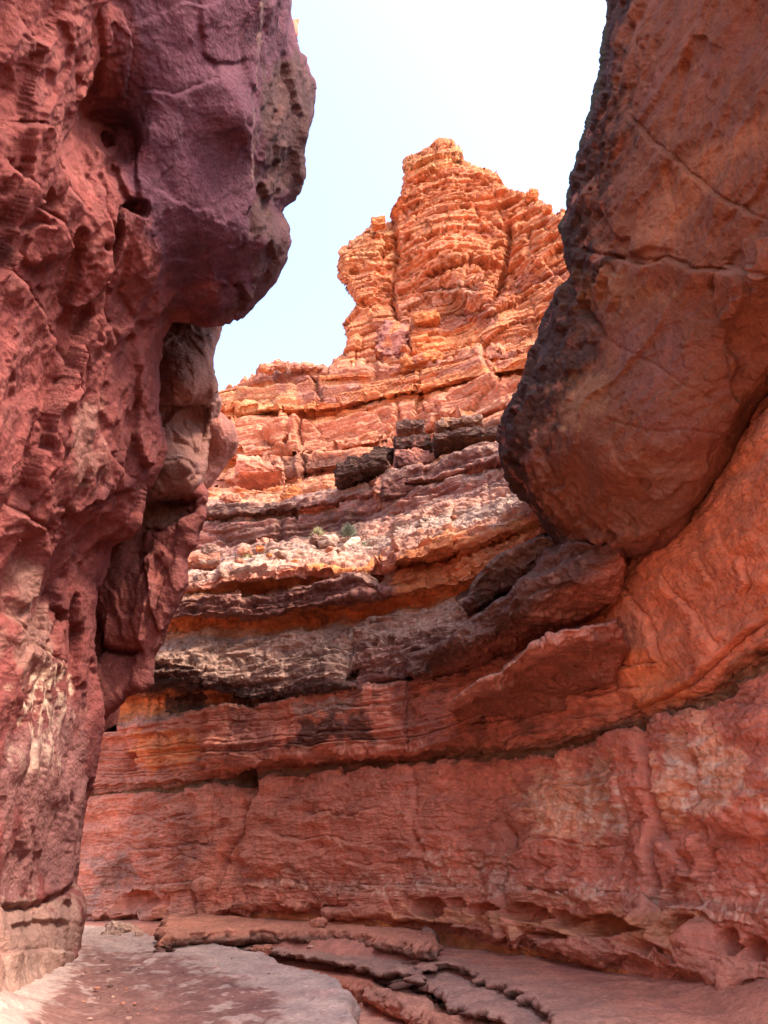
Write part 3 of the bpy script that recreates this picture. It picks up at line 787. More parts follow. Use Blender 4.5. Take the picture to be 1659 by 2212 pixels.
def build_far():
    xs = np.arange(300, 1500, 2.0)
    G, C, ri, ys = loft(urows, xs, up_base, 1.3)
    nr, nc = G.shape[:2]
    X = np.tile(xs, nr); Yp = ys.ravel(); RI = np.repeat(ri, nc)
    P = G.reshape(-1, 3)
    G[..., 2] += (.25 * fbm(P, 6, 3, 130) + .12 * fbm(P, 1.5, 3, 131)).reshape(nr, nc)
    # a broken, uneven skyline
    rs = np.random.RandomState(5)
    sky_n = np.interp(xs, np.arange(300, 1504, 7), rs.uniform(-.25, .25, 172)) + np.interp(xs, np.arange(300, 1512, 22), rs.uniform(-.3, .3, 56)[:len(np.arange(300, 1512, 22))])
    top = sstep(12.3, 13, ri)[:, None]
    G[..., 2] += top * sky_n[None, :]
    N_ = soft_normals(G).reshape(-1, 3); P = G.reshape(-1, 3)
    d = far_disp(2.1, 7, 1.0, 140)(P, X, Yp) * .75
    fb = fbm(P, 1.5, 4, 145)
    d -= .35 * pits(P, 1.3, 150, .22, .25) * (RI > 6)
    L = [([(655, 880), (640, 930), (660, 1010), (650, 1060)], 4, .4, .4, 40), ([(665, 800), (690, 850), (668, 900)], 4, .4, .4, 30),
         ([(1040, 740), (1050, 790), (1090, 830)], 4, .3, .3, 40), ([(860, 830), (850, 900)], 4, .3, .2, 30), ([(540, 1000), (620, 1010), (665, 985)], 5, .5, .4, 20),
         ([(560, 930), (600, 960), (660, 1000)], 5, .5, -.5, 24)]
    d = cracks(d, X, Yp, L, P, 60)
    P2 = P + N_ * d[:, None]
    col = np.repeat(C, nc, 0) * .5 + far_color(P2, X, Yp, d, 160, .45) * .5
    pp = lambda *a, **k: patch(col, X, Yp, P2, *a, **k)
    pp([(560, 800), (640, 788), (700, 830), (660, 850), (560, 830)], PURPLE * 1.3, .6, 8, 14, 1.5, 40)
    pp([(690, 840), (860, 800), (880, 830), (720, 880)], PURPLE * 1.6, .55, 8, 16, 1.5, 41)
    pp([(480, 850), (640, 830), (660, 880), (480, 900)], TAN * 1.15, .6, 10, 16, 1.5, 42)
    pp([(540, 1010), (760, 985), (760, 1015), (560, 1040)], DARK * 2.0, .7, 5, 10, 1, 43)
    pp([(1000, 925), (1100, 915), (1100, 965), (990, 1000)], DARK * 2.2, .7, 6, 12, 1, 44)
    o = link_mesh("far_cliff", P2, grid_faces(nr, nc), M_FAR, np.clip(col, .01, .95), base=np.array([0, 38, 10.]))
    tag(o, "sunlit orange cliff of level beds rising beyond the canyon bend", "cliff", kind="structure")
build_far()

TOWER = [(716, 800), (726, 778), (745, 768), (750, 745), (741, 702), (757, 682), (772, 658), (768, 652), (748, 628), (730, 600), (727, 578), (733, 545), (752, 528), (772, 512), (790, 498),
         (806, 480), (836, 486), (849, 480), (850, 452), (860, 425), (868, 385), (872, 352), (880, 340), (900, 332), (914, 322), (930, 316), (940, 302),
         (956, 299), (975, 300), (985, 312), (1000, 324), (1006, 345), (1030, 356), (1060, 366), (1078, 378), (1090, 405), (1097, 416),
         (1120, 412), (1140, 416), (1160, 430), (1180, 445), (1190, 448), (1200, 462), (1216, 462), (1250, 490), (1300, 560), (1400, 640), (1500, 760), (1500, 960), (716, 960)]
def tr(x, y, k=0): return (x, y, float(up_base(x)) + 5.0 + (780 - y) * .017 + k)
TCTRL = [tr(*a) for a in ((720, 800), (720, 960), (1000, 960), (1500, 960), (860, 780), (1100, 740), (1400, 700), (745, 600, 1.0), (800, 640, .6), (770, 690, .8), (850, 650, .6), (862, 560, 1.1), (800, 520, .6), (850, 470, 1.2),
         (900, 560, -.3), (1030, 640, -1.6), (1010, 650, -.4), (1085, 620, 1.0), (930, 480, -.2), (940, 520, -1.2), (1060, 520, 1.2), (1098, 560, 1.5), (1125, 560, 1.0), (1180, 560, .2), (1150, 460, 1.4), (1093, 450, 1.8),
         (950, 380, .2), (960, 310, 1.5), (1030, 400, 1.4), (880, 380, 1.2), (1250, 620, 0), (1040, 720, 0), (900, 720, .2))]
def tower_disp(P, x, y):
    d = far_disp(1.9, 6, 1.0, 200)(P, x, y)
    up = sstep(700, 560, y)
    d = d * (.8 + .25 * up)
    hz = sstep(650, 600, y)
    d -= hz * .8 * pits(P, 1.25, 215, .34, .55, (1, 1, 1.5)) + hz * .4 * pits(P, .6, 217, .36, .5, (1, 1, 1.4))
    d -= (1 - hz) * .25 * pits(P, 1.6, 216, .2, .2)
    L = [([(1100, 480), (1096, 540), (1085, 610), (1070, 650)], 6, 1.3, .2, 30), ([(850, 480), (856, 560), (850, 650), (862, 720)], 6, .8, -.6, 30),
         ([(770, 655), (800, 660), (830, 640), (862, 600)], 5, .6, .5, 26), ([(920, 605), (980, 580), (1030, 560)], 7, 1.1, .4, 26), ([(1030, 560), (1060, 610), (1100, 650)], 4, .4, .4, 24),
         ([(870, 640), (1000, 620), (1040, 630)], 4, .5, .4, 20), ([(870, 705), (960, 690), (1050, 670)], 4, .5, .3, 20), ([(880, 770), (950, 760), (1030, 740)], 5, .7, .4, 24),
         ([(1180, 620), (1110, 660), (1040, 690)], 4, .4, .4, 24), ([(820, 780), (830, 720), (880, 740), (890, 770)], 5, .6, .4, 24), ([(760, 760), (800, 750), (840, 755)], 4, .4, .3, 20),
         ([(1010, 430), (1040, 470), (1090, 500)], 5, .5, .3, 24), ([(890, 350), (950, 335), (1000, 345)], 4, .4, .3, 18), ([(880, 400), (960, 380), (1060, 390)], 4, .4, .25, 18)]
    return cracks(d, x, y, L, P, 80)
def tower_col(P, x, y, s, d):
    col = far_color(P, x, y, d, 230, .35)
    pp = lambda *a, **k: patch(col, x, y, P, *a, **k)
    pp([(880, 700), (1060, 660), (1070, 700), (900, 740)], PURPLE * 1.7, .55, 10, 18, 1.5, 50, (1, 1, .4))
    pp([(930, 620), (1040, 590), (1040, 650), (880, 670)], PALE * 1.1, .35, 10, 16, 1.2, 51)
    pp([(810, 700), (860, 690), (890, 740), (870, 790), (820, 780)], PURPLE * 1.7, .6, 6, 12, 1.5, 52)
    pp([(890, 730), (1040, 700), (1030, 740), (880, 775)], ORANGE * 1.2, .7, 10, 12, 2, 53)
    pp([(880, 345), (1000, 330), (1000, 350), (880, 385)], TAN * 1.2, .8, 6, 10, 1.5, 54)
    pp([(1060, 620), (1220, 570), (1220, 600), (1080, 650)], PURPLE * 1.6, .5, 6, 12, 1.5, 55)
    pp([(730, 535), (840, 500), (850, 560), (740, 590)], TAN, .5, 10, 16, 1.5, 56)
    return col
o = mass("butte", TOWER, TCTRL, M_FAR, tower_disp, tower_col, 1.5, 18, 2.0, 9, (2.6, 6), 9, edge_fade=.6, smooth_d=0)
tag(o, "tall pointed sunlit orange butte with pitted crown under the open sky", "butte", kind="structure")

# ================================================================== RIGHT OVERHANG
def r_disp(seed, k=1.0, dark=False):
    def fn(P, x, y):
        sd, _, _ = poly_sd(RBOUL, x, y)
        rim = sstep(150, 50, sd + 40 * fbm(P, 1.2, 3, seed + 6)) * sstep(1330, 1200, x * .8 + 160 + (y < 0) * 0 + sstep(500, 0, y) * -150)
        q = P
        gr = fbm(P, .16, 3, seed, .6) * .012
        und = fbm(P, 1.6, 5, seed + 2, .5, (1, 1, 1.2)) * .13
        sh = ridged(np.stack([P[:, 0] + .8 * P[:, 2], P[:, 1], P[:, 2] - .8 * P[:, 0]], -1), 1.8, 3, seed + 3, (.35, .6, 1.2)) * .07
        dg = np.stack([P[:, 0] + .6 * P[:, 2], P[:, 1], P[:, 2] - .6 * P[:, 0]], -1)
        fl = facets(P, 1.9, seed + 4, .7, (1, 1, .8), .3) * .20 + .16 * flakes(dg, 1.6, 5, seed + 14, (.5, 1, 1.4), .04) + .05 * flakes(dg, .5, 5, seed + 15, (.6, 1, 1.4), .07) + facets(P, .5, seed + 5, .4, (1, 1, .9), .5) * .018
        rg = facets(P, .55, seed + 7, .7, (1, 1, 1), .5, .15) * .26 + facets(P, .2, seed + 8, .7, (1, 1, 1), .4, .1) * .09 + fbm(P, .5, 5, seed + 9, .6) * .16
        d = (und + sh + fl + gr) * (1 - rim * .7) + rg * rim
        L = [([(1350, 235), (1400, 290), (1470, 355), (1545, 420), (1600, 445), (1659, 480)], 2.6, .10, .10, 44),
             ([(1225, 535), (1300, 550), (1400, 570), (1440, 560), (1500, 580), (1600, 585), (1700, 590)], 3.2, .12, .12, 44),
             ([(1290, 560), (1340, 555), (1440, 570)], 4, .08), ([(1290, 720), (1380, 770), (1480, 830), (1560, 870)], 2.5, .035),
             ([(1300, 900), (1400, 935), (1500, 930), (1600, 950)], 2.5, .035), ([(1225, 600), (1235, 650), (1280, 700), (1300, 720)], 6, .2, .08, 30),
             ([(1460, 640), (1400, 750), (1330, 830), (1270, 870), (1250, 920)], 4, -.06, .07, 40), ([(1480, 300), (1430, 380), (1370, 450)], 4, -.04, .04, 40),
             ([(1560, 700), (1600, 640), (1659, 610)], 4, -.03, .05, 40), ([(1080, 990), (1130, 1010), (1190, 1100), (1230, 1180)], 5, .10, -.06, 40),
             ([(1560, 1040), (1520, 1090), (1450, 1150), (1400, 1190)], 5, .10)]
        return cracks(d, x, y, L, P, 120)
    return fn
RBOUL = [(1310, -420), (1308, 0), (1300, 60), (1298, 95), (1285, 200), (1262, 265), (1240, 330), (1232, 400), (1222, 430), (1226, 465), (1212, 490), (1220, 545), (1233, 595),
         (1205, 632), (1176, 668), (1160, 735), (1132, 790), (1112, 850), (1088, 905), (1078, 945), (1079, 1000), (1095, 1042), (1130, 1085), (1168, 1130), (1182, 1162), (1196, 1192), (1240, 1202),
         (1330, 1210), (1400, 1196), (1440, 1185), (1500, 1120), (1548, 1060), (1590, 985), (1625, 900), (1700, 800), (2100, 500), (2400, 200), (2400, -420)]
def r_col(P, x, y, s, d):
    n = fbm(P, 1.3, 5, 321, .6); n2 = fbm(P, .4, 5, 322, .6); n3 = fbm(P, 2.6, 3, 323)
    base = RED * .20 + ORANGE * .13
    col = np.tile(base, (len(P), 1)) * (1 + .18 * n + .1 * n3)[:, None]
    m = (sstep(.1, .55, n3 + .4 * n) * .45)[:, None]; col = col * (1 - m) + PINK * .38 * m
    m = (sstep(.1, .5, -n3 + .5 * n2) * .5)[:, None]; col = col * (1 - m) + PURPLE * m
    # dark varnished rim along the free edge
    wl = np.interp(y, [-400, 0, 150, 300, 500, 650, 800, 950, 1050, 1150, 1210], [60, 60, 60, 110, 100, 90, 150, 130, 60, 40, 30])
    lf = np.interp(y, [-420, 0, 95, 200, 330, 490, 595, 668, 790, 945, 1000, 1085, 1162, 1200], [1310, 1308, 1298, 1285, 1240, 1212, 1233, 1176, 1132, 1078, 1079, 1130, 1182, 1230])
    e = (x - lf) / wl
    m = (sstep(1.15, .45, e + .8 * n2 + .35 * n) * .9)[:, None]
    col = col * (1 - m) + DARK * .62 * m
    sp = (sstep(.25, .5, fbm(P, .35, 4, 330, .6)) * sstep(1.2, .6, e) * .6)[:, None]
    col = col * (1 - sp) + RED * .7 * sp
    gm = (sstep(10, 2, x - lf + 6 * n2) * (y < 520) * .6)[:, None]
    col = col * (1 - gm) + GREEN * .6 * gm
    pp = lambda *a, **k: patch(col, x, y, P, *a, **k)
    pp([(1370, 1010), (1480, 1000), (1500, 1040), (1400, 1060)], PALE * .6, .3, 12, 24, .3, 60)
    pp([(1320, 1080), (1480, 1060), (1450, 1150), (1300, 1170)], PALE * .55, .3, 14, 26, .4, 61)
    pp([(1230, 800), (1310, 820), (1290, 890), (1220, 930), (1200, 880)], TAN * .7, .35, 14, 26, .3, 62)
    pp([(1240, 600), (1380, 590), (1460, 640), (1300, 660), (1250, 720)], TAN * .6, .3, 20, 30, .4, 63)
    pp([(1390, 935), (1470, 930), (1470, 960), (1400, 970)], PALE * .6, .3, 10, 20, .3, 64)
    pp([(1240, 660), (1290, 670), (1300, 760), (1180, 830), (1130, 880), (1160, 760)], DARK, .6, 10, 20, .5, 65)
    pp([(1400, 560), (1550, 400), (1659, 300), (1659, 250), (1500, 330), (1380, 450)], ORANGE * .9, .25, 20, 26, .8, 66)
    return col
RCTRL = [(1310, 0, 9.2), (1300, 95, 9.2), (1240, 330, 9.8), (1215, 490, 10.2), (1180, 668, 10.8), (1080, 945, 11.9), (1130, 1080, 12.2), (1230, 1190, 12.0), (1330, 1200, 11.3), (1450, 1175, 10.6), (1560, 1040, 9.7), (1640, 880, 9.0), (1800, 720, 8.2),
         (1250, 950, 10.0), (1380, 1000, 9.3), (1400, 750, 8.9), (1500, 900, 8.8), (1300, 600, 9.3), (1450, 400, 8.1), (1400, 100, 8.2), (1659, 600, 7.6), (1659, 200, 6.9), (1659, -300, 5.6), (1350, -400, 7.6), (2400, -200, 5.0), (2400, 200, 5.4), (2100, 480, 6.4)]
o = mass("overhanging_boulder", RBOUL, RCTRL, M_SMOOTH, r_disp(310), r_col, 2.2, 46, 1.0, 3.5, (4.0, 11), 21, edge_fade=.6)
tag(o, "huge smooth dark red overhanging rock with a blackened rim above the curved wall", "overhanging rock")

def ledge_disp(seed):
    def fn(P, x, y):
        q = np.stack([P[:, 0], P[:, 1], P[:, 2]], -1)
        return facets(q, .8, seed, .6, (1, 1, 2), .4, .15) * .16 + facets(q, .28, seed + 1, .6, (1, 1, 2), .4, .1) * .07 + fbm(q, .6, 5, seed + 2, .6) * .10 + facets(q, .1, seed + 3, .6) * .02 + .22 * flakes(q, .9, 7, seed + 5, (.7, .7, 3), .05) - .08 * pits(q, .25, seed + 6, .34, .4)
    return fn
def ledge_col(dark_top, body, seed, slope):
    def fn(P, x, y, s, d):
        n = fbm(P, .8, 5, seed, .6); n2 = fbm(P, .25, 4, seed + 1, .6)
        col = np.tile(body, (len(P), 1)) * (1 + .15 * n)[:, None]
        a, b, w = slope
        dist = y - (a + b * x)            # below the lip line: positive
        m = (sstep(w, w * .3, dist + 14 * n + 12 * n2) * .9)[:, None]
        col = col * (1 - m) + dark_top * m
        m = (sstep(.25, .5, n2) * .35)[:, None]
        return col * (1 - m) + PALE * .8 * m
    return fn
R2 = [(877, 1412), (920, 1398), (965, 1383), (1000, 1350), (1050, 1312), (1110, 1270), (1150, 1236), (1180, 1185), (1230, 1165), (1345, 1175), (1352, 1220), (1345, 1262), (1335, 1291), (1290, 1330), (1255, 1346), (1180, 1376), (1100, 1418), (1030, 1441), (960, 1462), (895, 1473), (877, 1456)]
o = mass("rock_ledge", R2, [(890, 1415, 15.6), (1000, 1355, 13.9), (1150, 1240, 12.3), (1200, 1190, 11.9), (895, 1450, 15.4), (1010, 1400, 13.6), (1150, 1305, 12.1), (1230, 1250, 11.6), (960, 1462, 16.4), (1030, 1441, 15.8), (1180, 1376, 14.2), (1255, 1346, 13.4), (1335, 1291, 12.4), (1345, 1200, 11.4)],
         M_LEFT, ledge_disp(400), ledge_col(DARK * 1.1 + GREY * .12, RED * .6, 410, (1405 + .64 * 960, -.64, 62)), 1.1, 12, .4, 2.5, (3.0, 8), 31, edge_fade=.5, smooth_d=2)  # body colour darkened to shade the underside
tag(o, "long dark ledge jutting left below the overhanging boulder, red underneath", "rock ledge")
R2B = [(1000, 1306), (1018, 1262), (1045, 1228), (1080, 1196), (1130, 1172), (1175, 1156), (1225, 1165), (1190, 1215), (1150, 1248), (1105, 1272), (1070, 1290), (1010, 1332)]
o = mass("rock_ledge", R2B, [(1005, 1310, 14.6), (1045, 1240, 14.0), (1080, 1205, 13.6), (1180, 1165, 12.8), (1020, 1325, 15.0), (1080, 1285, 14.5), (1160, 1240, 13.6)],
         M_LEFT, ledge_disp(420), ledge_col(GREY * .6, DARK * 1.8, 430, (1262 + .62 * 1018, -.62, 40)), 1.1, 12, .4, 2.0, (3.0, 8), 33, edge_fade=.5, smooth_d=2)
tag(o, "short pitted grey ledge wedged directly above the long dark ledge", "rock ledge")
R3 = [(969, 1536), (980, 1511), (1005, 1490), (1030, 1472), (1080, 1450), (1115, 1420), (1150, 1388), (1210, 1363), (1268, 1350), (1330, 1340), (1360, 1400), (1330, 1470), (1250, 1510), (1180, 1546), (1080, 1557), (995, 1553)]
o = mass("rock_ledge", R3, [(975, 1525, 13.7), (1060, 1480, 12.7), (1150, 1412, 11.9), (1260, 1370, 11.4), (1330, 1360, 11.5), (1000, 1552, 15.6), (1100, 1556, 15.2), (1180, 1545, 14.4), (1250, 1508, 13.4), (1330, 1465, 12.6), (1150, 1490, 13.5)],
         M_LEFT, ledge_disp(440), ledge_col(PINK * .7 + GREY * .35, RED * .5, 450, (1493 + .56 * 1000, -.56, 40)), 1.1, 10, .3, 2.2, (3.0, 8), 35, edge_fade=.5, smooth_d=2)  # pale lip; underside shade put into the darker body colour
tag(o, "pointed flat slab jutting left from the red wall below the dark ledges", "rock ledge")

# ================================================================== LEFT WALL, PILLAR AND BOULDERS
def l_disp(seed, big=1.0, k=1.0):
    def fn(P, x, y):
        sm = np.zeros(len(P))
        # the great smooth face of the overhang
        sd, _, _ = poly_sd([(300, -300), (560, -300), (555, 200), (540, 430), (530, 560), (420, 640), (330, 600), (300, 420), (270, 200)], x, y)
        sm = sstep(-30, 40, sd + 25 * fbm(P, 1, 3, seed + 8))
        low = sstep(1380, 1500, y)
        w = np.stack([P[:, 0] + .25 * P[:, 2], P[:, 1], P[:, 2]], -1)
        b1 = facets(w, 1.7, seed, .9, (1, 1, .4), .3, .08, .03) * .34
        b2 = facets(w, .75, seed + 1, .9, (1, 1, .4), .3, .08, .03) * .14
        b3 = facets(w, .34, seed + 2, .7, (1, 1, .6), .3, .10) * .06 + flakes(w, 1.3, 5, seed + 14, (1, 1, .4), .05) * .16 + flakes(w, .4, 5, seed + 16, (1, 1, .5), .08) * .05
        b4 = facets(w, .12, seed + 3, .6, (1, 1, .8), .4) * .022
        fb = fbm(P, .5, 6, seed + 4, .65) * .07 + fbm(P, 2.6, 3, seed + 5) * .15
        fl = ridged(np.stack([P[:, 0] + .45 * P[:, 2], P[:, 1] + .2 * P[:, 2], P[:, 2]], -1), 1.3, 4, seed + 21, (1, 1, .28))
        fb = fb + .16 * fl * (1 - .8 * sm)
        d = 1.25 * (b1 + b2) * (1 - .85 * sm) * (1 - .5 * low) + b3 * (1 - .6 * sm) + b4 * .6 * (1 - .4 * sm) + fb * (1 - .5 * sm)
        return d * k
    return fn
LW = [(-600, -500), (630, -500), (622, 0), (624, 40), (640, 90), (665, 128), (682, 180), (677, 250), (658, 325), (650, 395), (648, 415), (614, 446), (612, 458), (622, 488), (629, 520), (622, 560), (596, 610), (558, 650), (524, 686), (480, 692), (420, 694), (368, 692),
      (352, 735), (346, 790), (342, 864), (348, 926), (357, 973), (348, 1011), (326, 1051), (314, 1060), (306, 1105), (300, 1145), (286, 1167), (246, 1183), (236, 1223), (220, 1266), (209, 1275),
      (202, 1327), (200, 1395), (214, 1460), (224, 1510), (222, 1560), (215, 1620), (205, 1680), (181, 1725), (172, 1790), (168, 1850), (164, 1906), (170, 1918), (186, 1962), (179, 2010), (175, 2060), (172, 2125), (100, 2190), (0, 2300), (-120, 2400), (-600, 2800)]
LCTRL = [(168, 2080, 16.2), (186, 1962, 16.3), (165, 1905, 16.6), (170, 1800, 16.6), (205, 1680, 16.6), (220, 1560, 16.2), (200, 1380, 15.6), (240, 1200, 15.0), (300, 1140, 14.2), (350, 980, 13.6), (345, 860, 13.0), (365, 700, 12.6),
         (90, 2080, 13.6), (0, 2230, 9.9), (0, 2000, 11.6), (0, 1800, 11.6), (100, 1700, 13.8), (0, 1500, 11.2), (100, 1400, 13.2), (0, 1100, 9.8), (180, 1100, 12.0), (0, 700, 8.4), (180, 700, 9.9), (280, 720, 11.4), (0, 300, 7.0), (180, 350, 8.6), (230, 300, 9.3), (200, 100, 7.6),
         (0, 0, 5.9), (300, 0, 7.4), (300, 300, 8.7), (330, 600, 10.6), (480, 684, 12.3), (430, 600, 11.2), (520, 500, 10.4), (450, 300, 8.9), (545, 250, 9.0), (550, 0, 8.2), (600, 200, 9.9), (670, 200, 11.2), (620, 20, 9.6), (620, 540, 12.0), (640, 400, 11.8), (560, 640, 12.6),
         (-500, 0, 4.2), (-500, 1000, 5.2), (-500, 2000, 5.6), (-500, 2600, 4.4), (300, -450, 5.8), (600, -450, 7.6)]
def lw_disp(P, x, y):
    d = l_disp(500)(P, x, y)
    d *= 1 - .85 * sstep(2060, 2130, y + (170 - x) * .0) * sstep(260, 120, x)
    L = [([(0, 1958), (60, 1957), (100, 1945), (165, 1912)], 7, .34, -.12, 30), ([(145, 1640), (150, 1750), (165, 1830), (165, 1900)], 5, .22, .05, 20), ([(50, 1760), (65, 1850), (75, 1900)], 4, .16, .05, 20),
         ([(95, 1880), (105, 1930)], 4, .16), ([(0, 2065), (80, 2050), (150, 2060), (170, 2055)], 7, .10, .10, 24), ([(20, 2000), (80, 1985), (150, 1990)], 6, -.06, -.12, 26),
         ([(220, 0), (225, 160), (180, 290), (210, 370), (270, 310), (290, 280)], 6, .12, -.12, 40), ([(265, 0), (285, 100), (270, 230)], 5, .08, .12, 40), ([(430, 0), (440, 110), (470, 140), (540, 130)], 4, .10, -.08, 30),
         ([(300, 190), (380, 205), (470, 170), (475, 130)], 4, .10, .07, 30), ([(0, 260), (60, 270), (90, 330), (180, 460)], 6, .22, .2, 40), ([(0, 340), (60, 430), (120, 480), (155, 560)], 6, .24, .22, 40),
         ([(210, 370), (230, 520), (220, 660), (235, 760)], 5, .22, .16, 40), ([(290, 290), (300, 480), (250, 620), (290, 700)], 4, .14, -.1, 36), ([(0, 560), (70, 640), (140, 780), (150, 900)], 6, .22, .2, 46),
         ([(160, 700), (170, 860), (130, 1000)], 5, .2, .18, 40), ([(300, 740), (280, 850), (240, 930)], 5, .2, .16, 36), ([(555, -100), (552, 100), (540, 250), (545, 420), (530, 560)], 5, -.12, .10, 40),
         ([(470, 555), (500, 545), (530, 530)], 4, .14), ([(350, 560), (420, 555), (520, 520)], 3, .07, .05, 22), ([(350, 590), (450, 592), (530, 580)], 3, .05, .05, 20),
         ([(0, 1080), (90, 1140), (60, 1280), (20, 1330)], 6, .24, .2, 40), ([(120, 1120), (200, 1080), (300, 1060)], 5, .18, -.2, 40), ([(0, 1320), (60, 1400), (140, 1440)], 6, .22, .16, 40), ([(200, 900), (230, 980), (300, 1040)], 5, .18, .15, 36),
         ([(60, 850), (110, 980), (70, 1080)], 5, .16, .15, 36), ([(20, 1480), (60, 1560), (40, 1700)], 5, .14, .12, 30), ([(120, 1460), (150, 1560), (120, 1640), (130, 1750)], 5, .16, .12, 36)]
    return cracks(d, x, y, [(c[0], c[1] * .7, c[2] * .5) + tuple(c[3:]) for c in L], P, 160)
def stone_col(seed, base, alt, dk, kd=.4):
    def fn(P, x, y, s, d):
        n = fbm(P, 1.8, 5, seed, .6); n2 = fbm(P, .5, 5, seed + 1, .6)
        col = np.tile(base, (len(P), 1)) * (1 + .18 * n + .1 * n2)[:, None]
        m = (sstep(.05, .5, n2 + .5 * n) * .5)[:, None]; col = col * (1 - m) + alt * m
        m = (sstep(.15, .6, -n + .4 * n2) * kd)[:, None]; col = col * (1 - m) + dk * m
        return col
    return fn
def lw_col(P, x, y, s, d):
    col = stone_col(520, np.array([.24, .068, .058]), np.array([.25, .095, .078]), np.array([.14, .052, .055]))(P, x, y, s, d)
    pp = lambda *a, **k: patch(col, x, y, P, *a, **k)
    pp([(230, -400), (700, -400), (690, 450), (560, 700), (330, 640), (260, 380)], np.array([.092, .042, .066]), .8, 50, 60, 1.5, 69)  # violet lens veil over the overhang, painted into the colour
    pp([(20, 1480), (80, 1440), (140, 1500), (135, 1640), (90, 1700), (20, 1660)], SALT * .85, .8, 16, 40, .35, 70, (1, 1, .7), .05, .5)
    pp([(60, 1440), (110, 1430), (110, 1560), (60, 1600)], SALT, .8, 12, 34, .2, 71, (1, 1, .7), .05, .3)
    pp([(0, 1600), (180, 1500), (190, 1900), (0, 1950)], np.array([.36, .19, .165]), .5, 20, 40, .6, 72, (1, 1, .5), .1)
    pp([(-50, 1960), (180, 1930), (175, 2090), (-50, 2190)], PALE * .85, .6, 14, 30, .5, 73, (1, 1, 2), .0)
    pp([(20, 2080), (130, 2050), (110, 2110), (0, 2170)], PALE * 1.15, .6, 14, 20, .4, 74)
    pp([(0, 1180), (70, 1200), (120, 1400), (60, 1500), (0, 1460)], PALE * .7, .4, 16, 34, .5, 75, (1, 1, .5), .2)
    pp([(540, -100), (560, -100), (562, 250), (545, 430), (535, 430), (545, 200)], PALE * .6, .4, 4, 12, .3, 76, (1, 1, .3), .2)
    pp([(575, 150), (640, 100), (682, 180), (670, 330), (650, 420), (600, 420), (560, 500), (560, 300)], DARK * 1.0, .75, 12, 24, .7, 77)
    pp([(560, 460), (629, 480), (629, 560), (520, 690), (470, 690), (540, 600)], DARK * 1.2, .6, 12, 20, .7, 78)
    pp([(120, 900), (200, 850), (210, 1000), (150, 1060)], PALE * .7, .3, 16, 30, .5, 79, (1, 1, .5), .1)
    return col
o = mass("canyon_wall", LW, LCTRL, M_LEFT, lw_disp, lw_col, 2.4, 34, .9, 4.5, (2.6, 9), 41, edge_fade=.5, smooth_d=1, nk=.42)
tag(o, "shaded fractured red wall with huge blunt overhang and white salt streaks lower down", "rock wall", kind="structure")

PIL = [(300, 600), (500, 600), (482, 690), (481, 712), (468, 742), (459, 772), (460, 795), (470, 830), (474, 875), (471, 915), (455, 955), (446, 1000), (438, 1034), (436, 1052), (410, 1078), (300, 1090), (280, 900)]
o = mass("rock_pillar", PIL, [(300, 650, 17.5), (300, 1050, 17), (400, 700, 16.6), (470, 700, 16.8), (400, 860, 16.0), (400, 890, 16.7), (450, 900, 16.9), (400, 1010, 16.0), (430, 1050, 16.8)], M_LEFT,
         lambda P, x, y: cracks(l_disp(600, k=.55)(P, x, y), x, y, [([(300, 880), (380, 884), (448, 876)], 5, .2, -.3, 60), ([(395, 900), (420, 960), (440, 1000)], 3, .1), ([(455, 880), (448, 950), (436, 990)], 4, .2, -.2, 30), ([(340, 1000), (390, 990), (420, 1010)], 4, .15, .15, 30)], P, 190),
         stone_col(620, PURPLE * .75 + GREY * .30, np.array([.26, .17, .165]), PURPLE * .9), 2.0, 24, .8, 3, (2.2, 7), 43, edge_fade=.5, smooth_d=1, nk=.45)
tag(o, "bluish grey rock pillar standing behind the left wall under its overhang", "rock pillar")
QB = [(440, 905), (471, 888), (488, 900), (504, 922), (515, 955), (507, 982), (484, 1010), (464, 1034), (444, 1060), (425, 1050), (420, 960)]
o = mass("hanging_boulder", QB, [(440, 980, 18), (480, 950, 17.6), (500, 960, 17.9), (450, 1040, 18.2)], M_LEFT, lambda P, x, y: l_disp(640, k=.4)(P, x, y), stone_col(650, PURPLE * 1.5, RED * .8, DARK * 1.5), 2.0, 26, 1.1, 2.5, (1.8, 6), 45, edge_fade=.5, smooth_d=1, nk=.45)
tag(o, "rounded dark boulder bulging out behind the bluish grey pillar", "boulder")
BB = [(190, 1060), (300, 1050), (436, 1044), (449, 1064), (447, 1082), (440, 1100), (436, 1125), (423, 1177), (402, 1206), (403, 1222), (408, 1261), (394, 1295), (369, 1340), (352, 1392), (337, 1418), (333, 1442), (329, 1477), (313, 1494), (276, 1504), (250, 1530), (215, 1570), (190, 1580), (180, 1300)]
